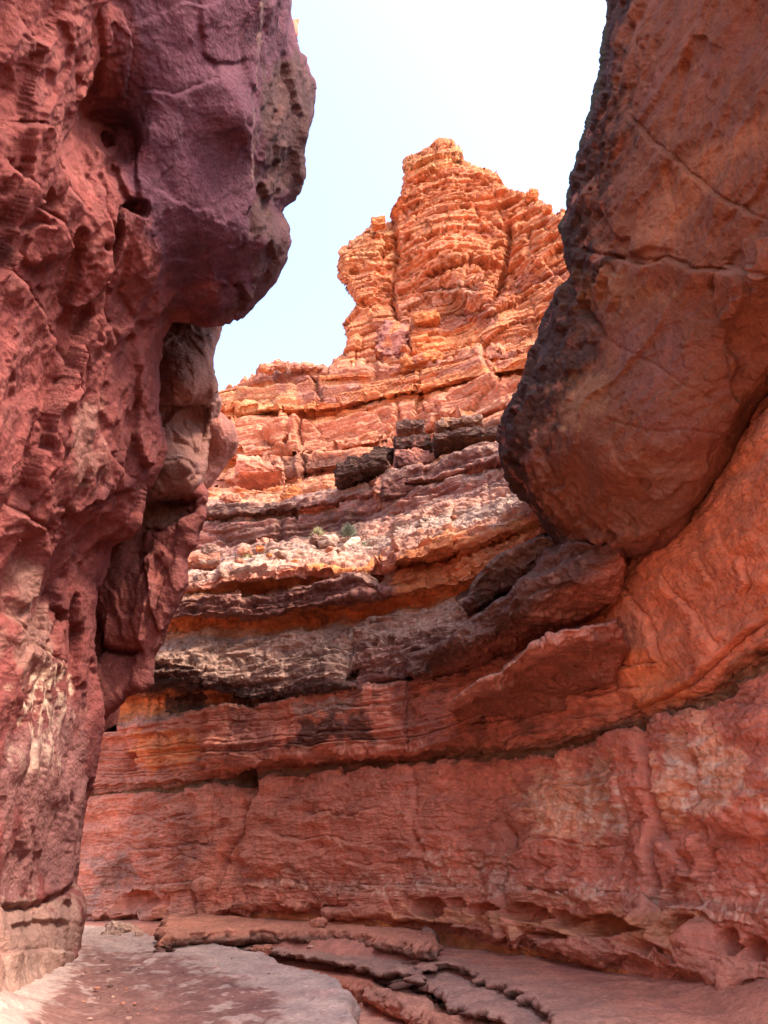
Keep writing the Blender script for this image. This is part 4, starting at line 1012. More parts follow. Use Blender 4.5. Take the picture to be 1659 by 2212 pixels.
o = mass("rock_buttress", BB, [(200, 1100, 18), (200, 1500, 18), (330, 1090, 17.6), (430, 1060, 16.7), (320, 1160, 17.8), (380, 1200, 17.0), (300, 1300, 17.2), (395, 1260, 16.8), (330, 1400, 17.2), (260, 1380, 17.8), (270, 1490, 17.8), (320, 1470, 17.5)], M_LEFT,
         lambda P, x, y: cracks(l_disp(660, k=.7)(P, x, y), x, y, [([(310, 1070), (370, 1085), (425, 1075)], 6, .3, -.4, 40), ([(305, 1145), (350, 1150), (390, 1120), (436, 1090)], 5, .25, .3, 40), ([(340, 1200), (325, 1290), (310, 1340), (305, 1400)], 4, -.1, .3, 50), ([(380, 1195), (350, 1240), (330, 1330)], 4, .15, .2, 40), ([(205, 1330), (215, 1400), (300, 1410)], 6, .4, -.3, 40)], P, 210),
         lambda P, x, y, s, d: (lambda c: (patch(c, x, y, P, [(310, 1080), (390, 1090), (380, 1140), (300, 1140)], np.array([.17, .12, .07]), .5, 8, 12, .5, 80), c)[1])(stone_col(680, np.array([.25, .078, .064]), np.array([.26, .10, .085]), np.array([.15, .06, .06]))(P, x, y, s, d)), 2.0, 26, .9, 3, (2.2, 7), 47, edge_fade=.5, smooth_d=1, nk=.45)
tag(o, "red stepped rock buttress beneath the grey pillar leaning over the bend", "rock buttress")
KN = [(600, 40), (622, 38), (634, 44), (646, 62), (645, 78), (634, 90), (600, 100)]
o = mass("distant_outcrop", KN, [(600, 60, 13.5), (640, 70, 13.5), (620, 90, 13.4)], M_LEFT, lambda P, x, y: l_disp(700, k=.2)(P, x, y), stone_col(710, RED * .7, ORANGE * .7, RED * .5), 2.0, 14, .5, 1.5, (1.2, 5), 49)
tag(o, "small orange rock knob peeking out beside the top of the left overhang", "outcrop")

# ================================================================== BOULDERS, BLOCKS
def rock(name, x, y, w, h, mat, base, label, cat, r=None, z=None, depth=None, seed=0, group=None, rot=0.0, sq=.6, rough=.22, alt=None, n=34, tilt=0.0, loc=None, aniso=(1, 1, 1), bury=0.0):
    """one block of stone: a rounded box broken by facets, w x h picture units wide and high"""
    c = at_r(x, y, r) if r is not None else at_z(x, y, z)
    r_ = math.hypot(c[0], c[1]); dist = c[1] * CP + (c[2] - CAMZ) * SP
    W = w * dist / F; H = h * dist / F; Dp = depth or (W * .7)
    g = np.linspace(-1, 1, n)
    A, B = np.meshgrid(g, g)
    o1 = np.ones_like(A)
    V, Fc = [], []
    for k, (a, b, c_2) in enumerate(((A, B, o1), (B, A, -o1), (o1, A, B), (-o1, B, A), (B, o1, A), (A, -o1, B))):
        V.append(np.stack([a, b, c_2], -1).reshape(-1, 3)); Fc.append(grid_faces(n, n) + k * n * n)
    V = np.concatenate(V); Fc = np.concatenate(Fc)
    L2 = np.linalg.norm(V, axis=1)[:, None]
    D = V / L2
    S = V * sq + D * (1 - sq) * 1.05
    S = S * np.array([W / 2, Dp / 2, H / 2])
    ct, stt = math.cos(tilt), math.sin(tilt)
    S = np.stack([S[:, 0] * ct - S[:, 2] * stt, S[:, 1], S[:, 0] * stt + S[:, 2] * ct], -1)
    az = math.atan2(c[0], c[1]) * -1 + rot
    ca, sa = math.cos(az), math.sin(az)
    S = np.stack([S[:, 0] * ca - S[:, 1] * sa, S[:, 0] * sa + S[:, 1] * ca, S[:, 2]], -1)
    sz = (W * H) ** .5
    Q = S + np.array([seed * 3.1, seed * 1.7, 0])
    d = facets(Q, sz * .55, 800 + seed % 7, .8, aniso, .3, .1) * sz * rough + facets(Q, sz * .2, 810 + seed % 5, .7, aniso, .3, .1) * sz * rough * .35 + fbm(Q, sz * .3, 5, 820, .6) * sz * rough * .3
    S = S + D * d[:, None]
    nn = fbm(Q, sz * .5, 4, 830 + seed % 5, .6)
    col = np.tile(np.asarray(base), (len(S), 1)) * (1 + .15 * nn)[:, None]
    if alt is not None:
        m = sstep(.05, .4, nn)[:, None] * .7; col = col * (1 - m) + alt * m
    Pw = S + c
    # weld the six sides
    key = np.round(V, 5); _, ui, inv = np.unique(key, axis=0, return_index=True, return_inverse=True)
    o = link_mesh(name, Pw[ui], inv.reshape(-1)[Fc], mat, col[ui])
    return tag(o, label, cat, group)

rk = lambda *a, **k: rock(*a, **k)
DG = "dark blocks on the sunlit ledges"
rk("dark_block", 886, 926, 60, 22, M_FAR, DARK * 1.9, "grey flat block sitting highest of the dark blocks, nearest the sunlit face", "rock block", r=27.5, seed=1, group=DG, sq=.75, alt=GREY, tilt=.05)
rk("dark_block", 893, 966, 78, 30, M_FAR, DARK * 1.2, "black oblong block directly below the grey flat block", "rock block", r=26.2, seed=2, alt=PURPLE * 1.4, group=DG, sq=.75, tilt=.08)
rk("dark_block", 826, 984, 50, 28, M_FAR, DARK, "small black block leaning beside the longest fallen block", "rock block", r=26.6, seed=3, alt=GREY * .7, group=DG, sq=.7, tilt=-.15)
rk("dark_block", 780, 1024, 112, 34, M_FAR, DARK * 1.2, "longest fallen black block resting tilted with its blunt round end overhanging", "rock block", r=25.4, seed=4, alt=PURPLE * 1.3, group=DG, sq=.8, tilt=.28, depth=2.0)
rk("dark_block", 893, 1000, 78, 40, M_FAR, PURPLE * 1.2, "brown block with a broken orange face below the black oblong block", "rock block", r=25.8, seed=5, group=DG, sq=.7, alt=RED)
rk("dark_block", 990, 952, 108, 20, M_FAR, DARK * 1.4, "long black slab lying under the pale capped slab beside the overhanging boulder", "rock block", r=25.2, seed=6, alt=GREY * .7, group=DG, sq=.8, tilt=.12)
rk("dark_block", 992, 926, 104, 18, M_FAR, GREY * .8, "pale capped slab resting on the long black slab", "rock block", r=25.6, seed=7, group=DG, sq=.75, tilt=.10, alt=TAN * .8)
rk("dark_block", 874, 1064, 96, 40, M_FAR, PURPLE * .9, "wide purple block at the foot of the dark block pile", "rock block", r=24.4, seed=8, group=DG, sq=.6, tilt=.06, alt=DARK * 1.6)
rk("dark_block", 1062, 940, 50, 20, M_FAR, DARK * 1.6, "small black block half hidden behind the edge of the overhanging boulder", "rock block", r=24.4, seed=9, group=DG, sq=.75, tilt=.10)
rk("rock_block", 836, 1066, 50, 84, M_FAR, PINK * .85, "upright red broken stub holding up the dark block pile", "rock block", r=24.8, seed=10, sq=.6, alt=RED)
rk("leaning_block", 628, 1070, 36, 40, M_FAR, ORANGE, "pointed orange block leaning at the foot of the sunlit cliff", "rock block", r=29.5, seed=11, sq=.5, tilt=-.5, alt=PURPLE * 1.4)
rk("rock_block", 497, 1078, 40, 22, M_FAR, PINK, "pale rounded block beside the left edge of the sunlit cliff foot", "rock block", r=29.5, seed=12, sq=.4)
rk("balanced_rock", 818, 482, 30, 30, M_FAR, ORANGE * .9, "small hooked rock balanced on the butte's left shoulder", "balanced rock", r=41.5, seed=13, sq=.55, tilt=.25, alt=TAN)
rk("balanced_rock", 1151, 422, 24, 26, M_FAR, ORANGE, "small knob balanced on the butte's right shoulder", "balanced rock", r=38.8, seed=14, sq=.6, tilt=-.4, alt=TAN)
rk("summit_rock", 1182, 452, 20, 20, M_FAR, ORANGE, "little stone on the skyline nearest the overhanging boulder's edge", "balanced rock", r=37.6, seed=15, sq=.5, alt=TAN)
rk("leaning_block", 846, 742, 62, 96, M_FAR, PURPLE * 1.9, "big dark faced angular block leaning on the waist of the butte", "rock block", r=36.6, seed=16, sq=.6, tilt=-.3, alt=ORANGE, rough=.2)
rk("rock_block", 912, 790, 92, 26, M_FAR, ORANGE, "long orange block perched on the ledge under the butte's leaning block", "rock block", r=35.0, seed=17, sq=.7, tilt=.22, alt=PURPLE * 1.8)
rk("rock_block", 920, 695, 56, 24, M_FAR, ORANGE, "short orange block in the narrow bed across the butte's middle", "rock block", r=36.4, seed=18, sq=.8, tilt=.2)
rk("rock_block", 560, 1030, 96, 42, M_FAR, PINK * .95, "bulky reddish block lying along the sunlit cliff near its left end", "rock block", r=33.3, seed=19, sq=.65, tilt=.08, alt=RED, depth=3)
for k, (x, y, w, h, lab) in enumerate(((575, 796, 34, 18, "flat stone at the left end of the skyline rubble"), (604, 790, 30, 20, "rounded stone capping the highest point of the left skyline"), (640, 794, 24, 16, "small stone in the dip of the left skyline"),
                                       (664, 793, 26, 18, "round stone midway between the skyline dip and the butte"), (690, 797, 32, 14, "long low stone on the skyline next to the butte"))):
    rk("skyline_rock", x, y, w, h, M_FAR, PINK * .9, lab, "rock", r=37.6, seed=30 + k, sq=.4, alt=TAN, group="rocks along the left skyline", n=20)
rk("ledge_rock", 452, 1190, 34, 26, M_FAR, GREY * .9, "grey angular rock at the left end of the debris slope", "rock", r=26.5, seed=40, sq=.6, tilt=.3)
rk("ledge_rock", 436, 1213, 70, 26, M_FAR, PINK, "square edged pink block beside the buttress on the debris slope", "rock", r=25.5, seed=41, sq=.85, alt=GREY)
rk("ledge_rock", 570, 1184, 34, 40, M_FAR, PINK, "upright pink lump standing on the debris slope", "rock", r=25.8, seed=42, sq=.4)
rng = random.Random(4)
for k in range(34):
    t = rng.random(); x = 430 + t * 560 + rng.uniform(-20, 20)
    y = 1228 - t * 95 + rng.uniform(-22, 26)
    s = rng.uniform(8, 24)
    rr = pl([(400, 26.0), (620, 23.9), (800, 22.0), (1000, 20.2)], x)
    rr -= (y - (1205 - t * 95)) * .05
    o = rk("scree_stone", x, y, s * rng.uniform(1, 1.9), s * rng.uniform(.4, .8), M_FAR, [PALE * .9, PINK, GREY, ORANGE][k % 4], "broken flat stone among the scree on the terrace slope", "stone", r=float(rr), seed=50 + k, sq=.6, n=10,
           tilt=rng.uniform(-.4, .4), rot=rng.uniform(-1, 1), group="scree stones on the terrace slope")

# ---- weathered tree trunk and its splinter lying on the terrace
def tube(name, pts, rads, mat, base, label, cat, nseg=14, parent=None, seed=0):
    pts = np.array(pts, float); t = np.linspace(0, 1, len(pts)); tt = np.linspace(0, 1, 40)
    C = np.stack([np.interp(tt, t, pts[:, i]) for i in range(3)], -1); R = np.interp(tt, t, rads)
    C += np.stack([fbm(C, .6, 3, 900 + seed), fbm(C, .6, 3, 901 + seed), fbm(C, .6, 3, 902 + seed)], -1) * R[:, None] * .5
    T_ = np.gradient(C, axis=0); T_ /= np.linalg.norm(T_, axis=1)[:, None]
    up = np.array([0, 0, 1.]); A = np.cross(T_, up); A /= np.linalg.norm(A, axis=1)[:, None]; B = np.cross(T_, A)
    an = np.linspace(0, 2 * np.pi, nseg, endpoint=False)
    V = C[:, None] + R[:, None, None] * (np.cos(an)[None, :, None] * A[:, None] + np.sin(an)[None, :, None] * B[:, None])
    V = V + (fbm(V.reshape(-1, 3), .12, 3, 905).reshape(40, nseg) * R[:, None] * .5)[..., None] * A[:, None]
    i = np.arange(40 * nseg).reshape(40, nseg); j = np.roll(i, -1, 1)
    f = np.stack([i[:-1], j[:-1], j[1:], i[1:]], -1).reshape(-1, 4)
    V = V.reshape(-1, 3)
    V = np.concatenate([V, C[:1], C[-1:]]); e0, e1 = len(V) - 2, len(V) - 1
    caps = [[e0, j[0, k], i[0, k], i[0, k]] for k in range(0)]
    V[i[0]] = C[0] + (V[i[0]] - C[0]) * .2; V[i[-1]] = C[-1] + (V[i[-1]] - C[-1]) * .2
    o = link_mesh(name, V, f, mat, np.tile(base, (len(V), 1)) * (1 + .2 * fbm(V, .2, 3, 909))[:, None])
    return tag(o, label, cat)
tube("driftwood_log", [at_r(655, 1212, 22.9), at_r(675, 1196, 23.0), at_r(705, 1177, 23.3), at_r(722, 1164, 23.6)], [.12, .22, .28, .22], M_LEFT, PALE * .8, "thick weathered pinkish log lying aslant on the terrace slope", "log", seed=1)
tube("driftwood_log", [at_r(652, 1214, 22.7), at_r(668, 1199, 22.8), at_r(680, 1190, 22.9)], [.05, .08, .06], M_LEFT, SALT, "thin white splintered stick beside the lower end of the weathered log", "log", seed=4)
tube("driftwood_log", [at_r(744, 1184, 22.2), at_r(760, 1170, 22.4), at_r(776, 1164, 22.6)], [.08, .15, .08], M_LEFT, SALT * .9, "short pale log lying below the dark green shrub", "log", seed=7)

# ---- desert shrubs
def leaf_mat(name, c):
    m = bpy.data.materials.new(name); m.use_nodes = True
    N, L = m.node_tree.nodes, m.node_tree.links
    b = N["Principled BSDF"]; b.inputs["Roughness"].default_value = .8
    n = N.new("ShaderNodeTexNoise"); n.inputs["Scale"].default_value = 6; g = N.new("ShaderNodeNewGeometry"); L.new(g.outputs["Position"], n.inputs["Vector"])
    r = N.new("ShaderNodeValToRGB"); r.color_ramp.elements[0].position = .35; r.color_ramp.elements[1].position = .65
    r.color_ramp.elements[0].color = (*[v * .6 for v in c], 1); r.color_ramp.elements[1].color = (*[v * 1.3 for v in c], 1)
    L.new(n.outputs[0], r.inputs[0]); L.new(r.outputs[0], b.inputs["Base Color"])
    return m
LM = {"green": leaf_mat("dark_green_leaves", (.13, .135, .085)), "sage": leaf_mat("sage_leaves", (.20, .22, .13)), "straw": leaf_mat("straw_leaves", (.36, .31, .15))}
def shrub(x, y, w, h, r, kind, label, seed, z=None):
    rs = np.random.RandomState(seed)
    c = at_r(x, y, r) if z is None else at_z(x, y, z)
    dist = c[1] * CP + (c[2] - CAMZ) * SP
    W, H = w * 1.25 * dist / F / 2, h * 1.4 * dist / F
    n = 420
    th = rs.uniform(0, 2 * np.pi, n); ph = np.abs(rs.normal(0, .75, n)).clip(0, 1.45); ln = rs.uniform(.55, 1.08, n)
    tip = np.stack([np.sin(ph) * np.cos(th) * W, np.sin(ph) * np.sin(th) * W, np.cos(ph) * H], -1) * ln[:, None]
    root = tip * rs.uniform(.25, .75, n)[:, None] + rs.normal(0, .03, (n, 3)) * W
    root[:, 2] = np.abs(root[:, 2])
    side = np.cross(tip - root, rs.normal(size=(n, 3))); side /= np.linalg.norm(side, axis=1)[:, None]; side *= (W * rs.uniform(.018, .045, n))[:, None]
    mid = (tip + root) / 2 + rs.normal(0, .04, (n, 3)) * W
    V = np.stack([root, mid - side, tip, mid + side], 1).reshape(-1, 3) + c
    Fc = np.arange(4 * n).reshape(n, 4)
    e = bpy.data.objects.new("desert_shrub", None); scn.collection.objects.link(e); e.location = c; e.empty_display_size = .1
    tag(e, label, "shrub", "desert shrubs on the terrace slope" if z is None else None)
    link_mesh("foliage", V, Fc, LM[kind], None, parent=e, smooth=False, base=c)
    m = 9
    Vs, Fs = [], []
    for k in range(m):
        t2 = tip[k * 13] * .8; s2 = np.array([.012, .012, 0]) * W * 2
        b0 = len(Vs) * 1
        Vs += [s2 + c, np.array([-s2[0], s2[1], 0]) + c, t2 + c + s2 * .2, t2 + c - s2 * .2]
        Fs.append([4 * k, 4 * k + 1, 4 * k + 3, 4 * k + 2])
    link_mesh("stems", np.array(Vs), np.array(Fs), M_DIRT, np.tile(GREY * .7, (4 * m, 1)), parent=e, smooth=False, base=c)
shrub(751, 1168, 44, 30, 22.8, "green", "dark green rounded shrub at the right end of the debris slope", 1)
shrub(686, 1164, 34, 20, 24.0, "straw", "low yellowish tuft just behind the weathered log", 2)
shrub(925, 1150, 48, 22, 20.8, "sage", "grey green shrub alone on the ledges right of the dark green shrub", 3)
shrub(590, 1222, 52, 30, 24.2, "straw", "yellow grassy tuft in the middle of the slope left of the log", 4)
shrub(535, 1232, 60, 26, 24.6, "straw", "wide pale straw coloured tuft at the left of the slope", 5)
shrub(790, 1186, 26, 14, 22.0, "sage", "tiny grey tuft right beside the short pale log", 6)

# ================================================================== FLOOR
def build_ground():
    # sheet of sand and packed dirt: fine where the picture sees it, coarse beyond
    th = np.concatenate([np.linspace(-math.pi, -.75, 30)[:-1], np.linspace(-.75, .75, 560), np.linspace(.75, math.pi, 30)[1:]])
    rr = np.concatenate([np.linspace(.2, 8.5, 24)[:-1], 8.5 * (30 / 8.5) ** np.linspace(0, 1, 420), [40, 70, 140, 400]])
    TH, RR = np.meshgrid(th, rr)
    x, y = RR * np.sin(TH), RR * np.cos(TH)
    P = np.stack([x, y, np.zeros_like(x)], -1)
    Pf = P.reshape(-1, 3)
    z = -.62 + .05 * fbm(Pf, 2.0, 4, 950) + .012 * fbm(Pf, .3, 4, 951)
    z = z.reshape(x.shape)
    # rises to the foot of the back wall and under the right bench
    px, py = project(np.stack([x, y, np.full_like(x, -.1)], -1))
    wallr = base_r(np.clip(px, 60, 2100))
    m = sstep(4.2, 1.5, wallr - RR) * (y > 2)
    z = z * (1 - m) + m * (.02 + np.interp(px, [200, 620, 800, 1000, 1700], [-.02, .24, .12, -.02, 0]) + .02 * fbm(Pf, 1.0, 4, 955).reshape(x.shape))
    P[..., 2] = z
    Pf = P.reshape(-1, 3)
    col = np.tile(MAUVE * .6 + RED * .5, (len(Pf), 1)) * (1 + .15 * fbm(Pf, 1.2, 4, 960))[:, None]
    sd = (sstep(-.2, -.45, Pf[:, 2]))[:, None]
    col = col * (1 - sd) + (PINK * .9 + PALE * .2) * sd
    o = link_mesh("ground", Pf, grid_faces(*x.shape), M_DIRT, np.clip(col, 0, .9), base=np.zeros(3))
    tag(o, kind="structure")
build_ground()

def slab(name, outline, ztop, thick, mat, colfn, label, cat, cell=.035, seed=0, amp=.05, top=None, under=.35, rough=(.05, .22), group=None, pit=0.0, kind=None):
    """a bed of stone lying flat: outline in world metres, worn top, ragged undercut rim"""
    poly = rough_poly(outline, rough[0], rough[1], seed)
    x0, y0 = poly.min(0); x1, y1 = poly.max(0)
    xs = np.arange(x0 - cell, x1 + 2 * cell, cell); ys = np.arange(y0 - cell, y1 + 2 * cell, cell)
    X, Y = np.meshgrid(xs, ys)
    sd, bx, by = poly_sd(poly, X, Y)
    keep = (sd[:-1, :-1] + sd[1:, :-1] + sd[:-1, 1:] + sd[1:, 1:]) > 0
    fc = grid_faces(len(ys), len(xs), keep)
    cnt = np.zeros(X.size, int); np.add.at(cnt, fc.ravel(), 1)
    bd = (cnt > 0) & (cnt < 4); snap = bd & (np.abs(sd.ravel()) < 1.6 * cell)
    Xf, Yf = X.ravel().copy(), Y.ravel().copy(); Xf[snap] = bx.ravel()[snap]; Yf[snap] = by.ravel()[snap]
    sdf = np.maximum(sd.ravel(), 0); sdf[snap] = 0
    use = np.where(cnt > 0)[0]; rm = np.full(X.size, -1); rm[use] = np.arange(len(use))
    x, y, s = Xf[use], Yf[use], sdf[use]
    Pn = np.stack([x, y, np.full_like(x, seed * .37)], -1)
    z = ztop(x, y) if callable(ztop) else np.full_like(x, ztop)
    z = z + amp * (.8 * fbm(Pn, .9, 5, 1000 + seed, .6) + .5 * facets(Pn, .5, 1003 + seed % 3, .6, (1, 1, 1), .5) + .2 * facets(Pn, .16, 1006, .6, (1, 1, 1), .4) + 1.1 * flakes(Pn, 1.3, 5, 1040 + seed, (1, 1, 1), .05) + .5 * flakes(Pn, .45, 4, 1050, (1, 1, 1), .08))
    if pit: z = z - pit * pits(Pn, .22, 1010 + seed % 4, .38, .5)
    er = np.clip(1 - s / (thick * .16), 0, 1)
    z = z - thick * .12 * (1 - np.sqrt(1 - er ** 2 * .999))
    if top is not None: z = top(x, y, s, z)
    V = np.stack([x, y, z], -1); fcs = rm[fc]
    C = colfn(V, s, np.zeros(len(V)))
    e = np.concatenate([fcs[:, [0, 1]], fcs[:, [1, 2]], fcs[:, [2, 3]], fcs[:, [3, 0]]])
    key = np.minimum(e[:, 0], e[:, 1]).astype(np.int64) * 10 ** 8 + np.maximum(e[:, 0], e[:, 1])
    _, idx, c2 = np.unique(key, return_index=True, return_counts=True)
    be = e[idx[c2 == 1]]; bv = np.unique(be); nb = len(bv)
    inv = np.full(len(V), -1); inv[bv] = np.arange(nb)
    B = V[bv]
    h = 3 * cell
    gx = poly_sd(poly, B[:, 0] + h, B[:, 1])[0] - poly_sd(poly, B[:, 0] - h, B[:, 1])[0]
    gy = poly_sd(poly, B[:, 0], B[:, 1] + h)[0] - poly_sd(poly, B[:, 0], B[:, 1] - h)[0]
    gl = np.maximum(np.hypot(gx, gy), 1e-6); gx /= gl; gy /= gl
    Vs, Cs, Fs = [V], [C], [fcs]; prev = bv; n0 = len(V)
    nr = max(6, int(thick / cell / .8))
    for k in range(1, nr + 1):
        t = k / nr
        prof = -.10 * math.sin(min(t * 2.2, 1) * math.pi) * thick + under * max(0, (t - .45) / .55) ** 1.5
        Q = np.stack([B[:, 0], B[:, 1], B[:, 2] - thick * t * .97], -1)
        rel = blocks(Q[:, 0] * .7 + Q[:, 1] * .7, Q[:, 2] + .04 * fbm(Q, .5, 2, 1020), .07, .6, 3 + seed % 5)[0]
        o_ = prof + .05 * (.5 - rel) - .20 * facets(Q, .45, 1030 + seed % 3, .8, (1, 1, 1.5), .4, .1) - .05 * facets(Q, .14, 1031, .8, (1, 1, 2), .4, .1) + .05 * fbm(Q, .3, 4, 1033)
        o_ = o_ * min(1, t * 5)
        Q[:, 0] += gx * o_; Q[:, 1] += gy * o_
        Vs.append(Q); Cs.append(colfn(Q, np.zeros(nb), np.full(nb, t)))
        cur = n0 + np.arange(nb)
        m0, m1 = inv[be[:, 0]], inv[be[:, 1]]
        Fs.append(np.stack([prev[m1], prev[m0], cur[m0], cur[m1]], -1)); prev = cur; n0 += nb
    V = np.concatenate(Vs)
    o = link_mesh(name, V, np.concatenate(Fs), mat, np.clip(np.concatenate(Cs), .01, .95))
    print(name, len(V), round(time.time() - T0, 1))
    return tag(o, label, cat, group, kind)
def w2(pts, z): return [tuple(at_z(x, y, z)[:2]) for x, y in pts]
def shelf_col(topc, facec, seed, k=1):
    def fn(V, s, t):
        n = fbm(V, .7, 5, seed, .6); n2 = fbm(V, .2, 4, seed + 1, .6)
        a = sstep(.05, .35, t)[:, None]
        c = topc * (1 - a) + facec * a  # dark grey facec tones carry the shadow on the shelf fronts
        c = c * (1 + .2 * n + .15 * n2)[:, None]
        m = (sstep(.1, .5, n + .4 * n2) * .35)[:, None]; c = c * (1 - m) + RED * .8 * m
        return c
    return fn
# left slab: pale stone with the patch of mauve dirt
def lslab_col(V, s, t):
    n = fbm(V, .9, 5, 1100, .6); n2 = fbm(V, .25, 5, 1101, .65); n3 = fbm(V, .1, 3, 1102)
    c = np.tile(np.array([.56, .40, .33]), (len(V), 1)) * (1 + .14 * n + .12 * n2)[:, None]
    m = (sstep(.1, .5, n) * .4)[:, None]; c = c * (1 - m) + MAUVE * 1.5 * m
    px, py = project(V)
    sd, _, _ = poly_sd(DIRT, px, py)
    m = sstep(-16, 14, sd + 18 + 40 * n2 + 22 * n) * (t < .01)
    pale = sstep(.12, .3, fbm(V, .35, 4, 1105, .6)) * sstep(95, 30, sd) * .9
    m = (m * (1 - pale))[:, None]
    c = c * (1 - m) + MAUVE * (1 + .25 * n3 + .1 * n)[:, None] * m
    a = (sstep(.2, .6, t) * .7)[:, None]
    return c * (1 - a) + (RED * .8) * a
DIRT = [(190, 2068), (300, 2080), (380, 2088), (440, 2112), (520, 2140), (590, 2170), (600, 2190), (500, 2200), (470, 2230), (480, 2500), (-300, 2500), (60, 2240), (160, 2130)]
LS = w2([(172, 2000), (215, 1994), (260, 2003), (330, 2018), (400, 2032), (470, 2040), (545, 2052), (590, 2062), (612, 2080), (672, 2096), (738, 2122), (760, 2140), (762, 2180), (768, 2225), (790, 2300), (820, 2500), (860, 3000)], 0) + [(.3, 1), (-.2, -6), (-7, -6), (-8, 8), (-9, 17)]
def ls_top(x, y, s, z):
    px, py = project(np.stack([x, y, z], -1))
    # flares up against the left wall
    up = sstep(240, -60, px) * sstep(2020, 2250, py)
    return z + .35 * up ** 1.5 - .03 * sstep(0, 40, poly_sd(DIRT, px, py)[0])
slab("ground_slab", LS, 0, .5, M_FLOOR, lslab_col, "broad pale stone shelf with a patch of mauve dirt at the left", "stone shelf", .035, 1, .055, ls_top, .2, (.05, .3))
# upper shelf along the foot of the wall
slab("stone_shelf", w2([(345, 2022), (365, 2014), (450, 2010), (560, 2005), (620, 2005), (700, 2010), (800, 2016), (870, 2032), (930, 2042)], .27) + [tuple(at_r(950, 2000, 19.0)[:2]), tuple(at_r(800, 1990, 20)[:2]), tuple(at_r(600, 1980, 21)[:2]), tuple(at_r(360, 1990, 22)[:2])],
     lambda x, y: .27 + 0 * x, .36, M_FLOOR, shelf_col(PINK * .85, GREY * .5 + RED * .12, 1200), "long undercut shelf running along the foot of the red wall", "stone shelf", .03, 2, .06, None, .6, (.11, .12), pit=.03)
slab("stone_shelf", w2([(435, 2045), (480, 2043), (560, 2052), (620, 2060), (690, 2070), (760, 2078), (830, 2090), (900, 2105), (905, 2112)], -.06) + [tuple(at_r(930, 2050, 16.2)[:2]), tuple(at_r(700, 2040, 18.3)[:2]), tuple(at_r(450, 2030, 19.6)[:2])],
     lambda x, y: -.06 + 0 * x, .14, M_FLOOR, shelf_col(GREY * 1.2, GREY * .45 + RED * .08, 1210), "thin ragged grey shelf below the long shelf, ending in a dark slot", "stone shelf", .03, 3, .05, None, .5, (.10, .12), pit=.03)
slab("stone_shelf", w2([(590, 2100), (640, 2103), (700, 2106), (760, 2116), (810, 2128)], -.28) + [tuple(at_r(830, 2090, 15.5)[:2]), tuple(at_r(600, 2080, 17)[:2])],
     -.28, .36, M_FLOOR, shelf_col(RED * .9, RED * .85, 1220), "smooth red block at the back of the dark slot", "stone shelf", .03, 4, .03, None, .1, (.05, .25))
slab("stone_shelf", w2([(798, 2122), (812, 2140), (850, 2158), (900, 2172), (935, 2168), (925, 2130)], -.30) + [tuple(at_r(930, 2105, 13.2)[:2]), tuple(at_r(810, 2105, 14.4)[:2])],
     -.30, .30, M_FLOOR, shelf_col(PINK * .8 + PALE * .15, RED * .9, 1230), "rounded pink hollowed rock at the end of the dark slot", "stone shelf", .025, 5, .08, None, .15, (.07, .2), pit=.07)
slab("stone_shelf", w2([(902, 2180), (915, 2206), (990, 2235), (1100, 2260), (1250, 2300), (1250, 2220), (1100, 2190), (1000, 2170), (940, 2165)], -.30),
     -.30, .33, M_FLOOR, shelf_col(PINK * .9, PINK * .7, 1240), "low pitted pink rock at the bottom edge under the grey rimmed bench", "stone shelf", .025, 6, .09, None, .12, (.06, .2), pit=.08)
# right bench, grey broken rim over a lower grey lip
RB_front = [(868, 2052), (900, 2078), (912, 2086), (960, 2082), (1010, 2092), (1050, 2112), (1100, 2126), (1140, 2146), (1175, 2166), (1186, 2200), (1180, 2260), (1160, 2400), (1130, 2700)]
def bench_z(x, y): return .0 + .03 * np.sin(x * 1.3)
def bench_col(V, s, t):
    n = fbm(V, .8, 5, 1250, .6); n2 = fbm(V, .22, 5, 1251, .65)
    c = np.tile(PINK * .92, (len(V), 1)) * (1 + .12 * n + .1 * n2)[:, None]
    m = (sstep(1.5, .3, s + .7 * n + .4 * n2) * .75)[:, None]; c = c * (1 - m) + GREY * 1.25 * m
    m = (sstep(.1, .4, t))[:, None]; return c * (1 - m) + GREY * .6 * m
slab("stone_bench", w2(RB_front, .02) + [(1.5, 2), (7, 2), (9, 6), (8, 12), (4.6, 14.5), (1, 18)], .02, .15, M_FLOOR, bench_col, "broad pink bench with a broken grey rim at the foot of the right wall", "stone shelf", .035, 7, .05,
     lambda x, y, s, z: z + .30 * sstep(1380, 1700, project(np.stack([x, y, z], -1))[0]) * sstep(1.9, .2, base_r(np.clip(project(np.stack([x, y, z], -1))[0], 60, 2100)) - np.hypot(x, y)), .4, (.11, .12), pit=.03)
slab("stone_shelf", w2([(885, 2098), (905, 2122), (960, 2142), (1010, 2165), (1060, 2186), (1120, 2206), (1170, 2228), (1200, 2300), (1260, 2500)], -.14) + [(3, 3), (4, 8), (2.6, 12), (1.2, 14.4)],
     -.14, .15, M_FLOOR, shelf_col(GREY * 1.35, GREY * .5 + RED * .08, 1260), "jagged grey lip jutting out under the broad bench", "stone shelf", .03, 8, .07, None, .45, (.11, .12), pit=.04)
slab("stone_shelf", w2([(470, 2052), (560, 2060), (620, 2068), (690, 2080), (760, 2090), (830, 2103), (890, 2116), (915, 2128)], -.2) + [tuple(at_r(930, 2060, 15.8)[:2]), tuple(at_r(700, 2050, 17.8)[:2]), tuple(at_r(480, 2040, 19.2)[:2])],
     -.2, .16, M_FLOOR, shelf_col(GREY * 1.0 + RED * .1, GREY * .5 + RED * .1, 1270), "thin shadowed layer directly beneath the thin ragged grey shelf", "stone shelf", .03, 9, .03, None, .4, (.09, .12), pit=.02)
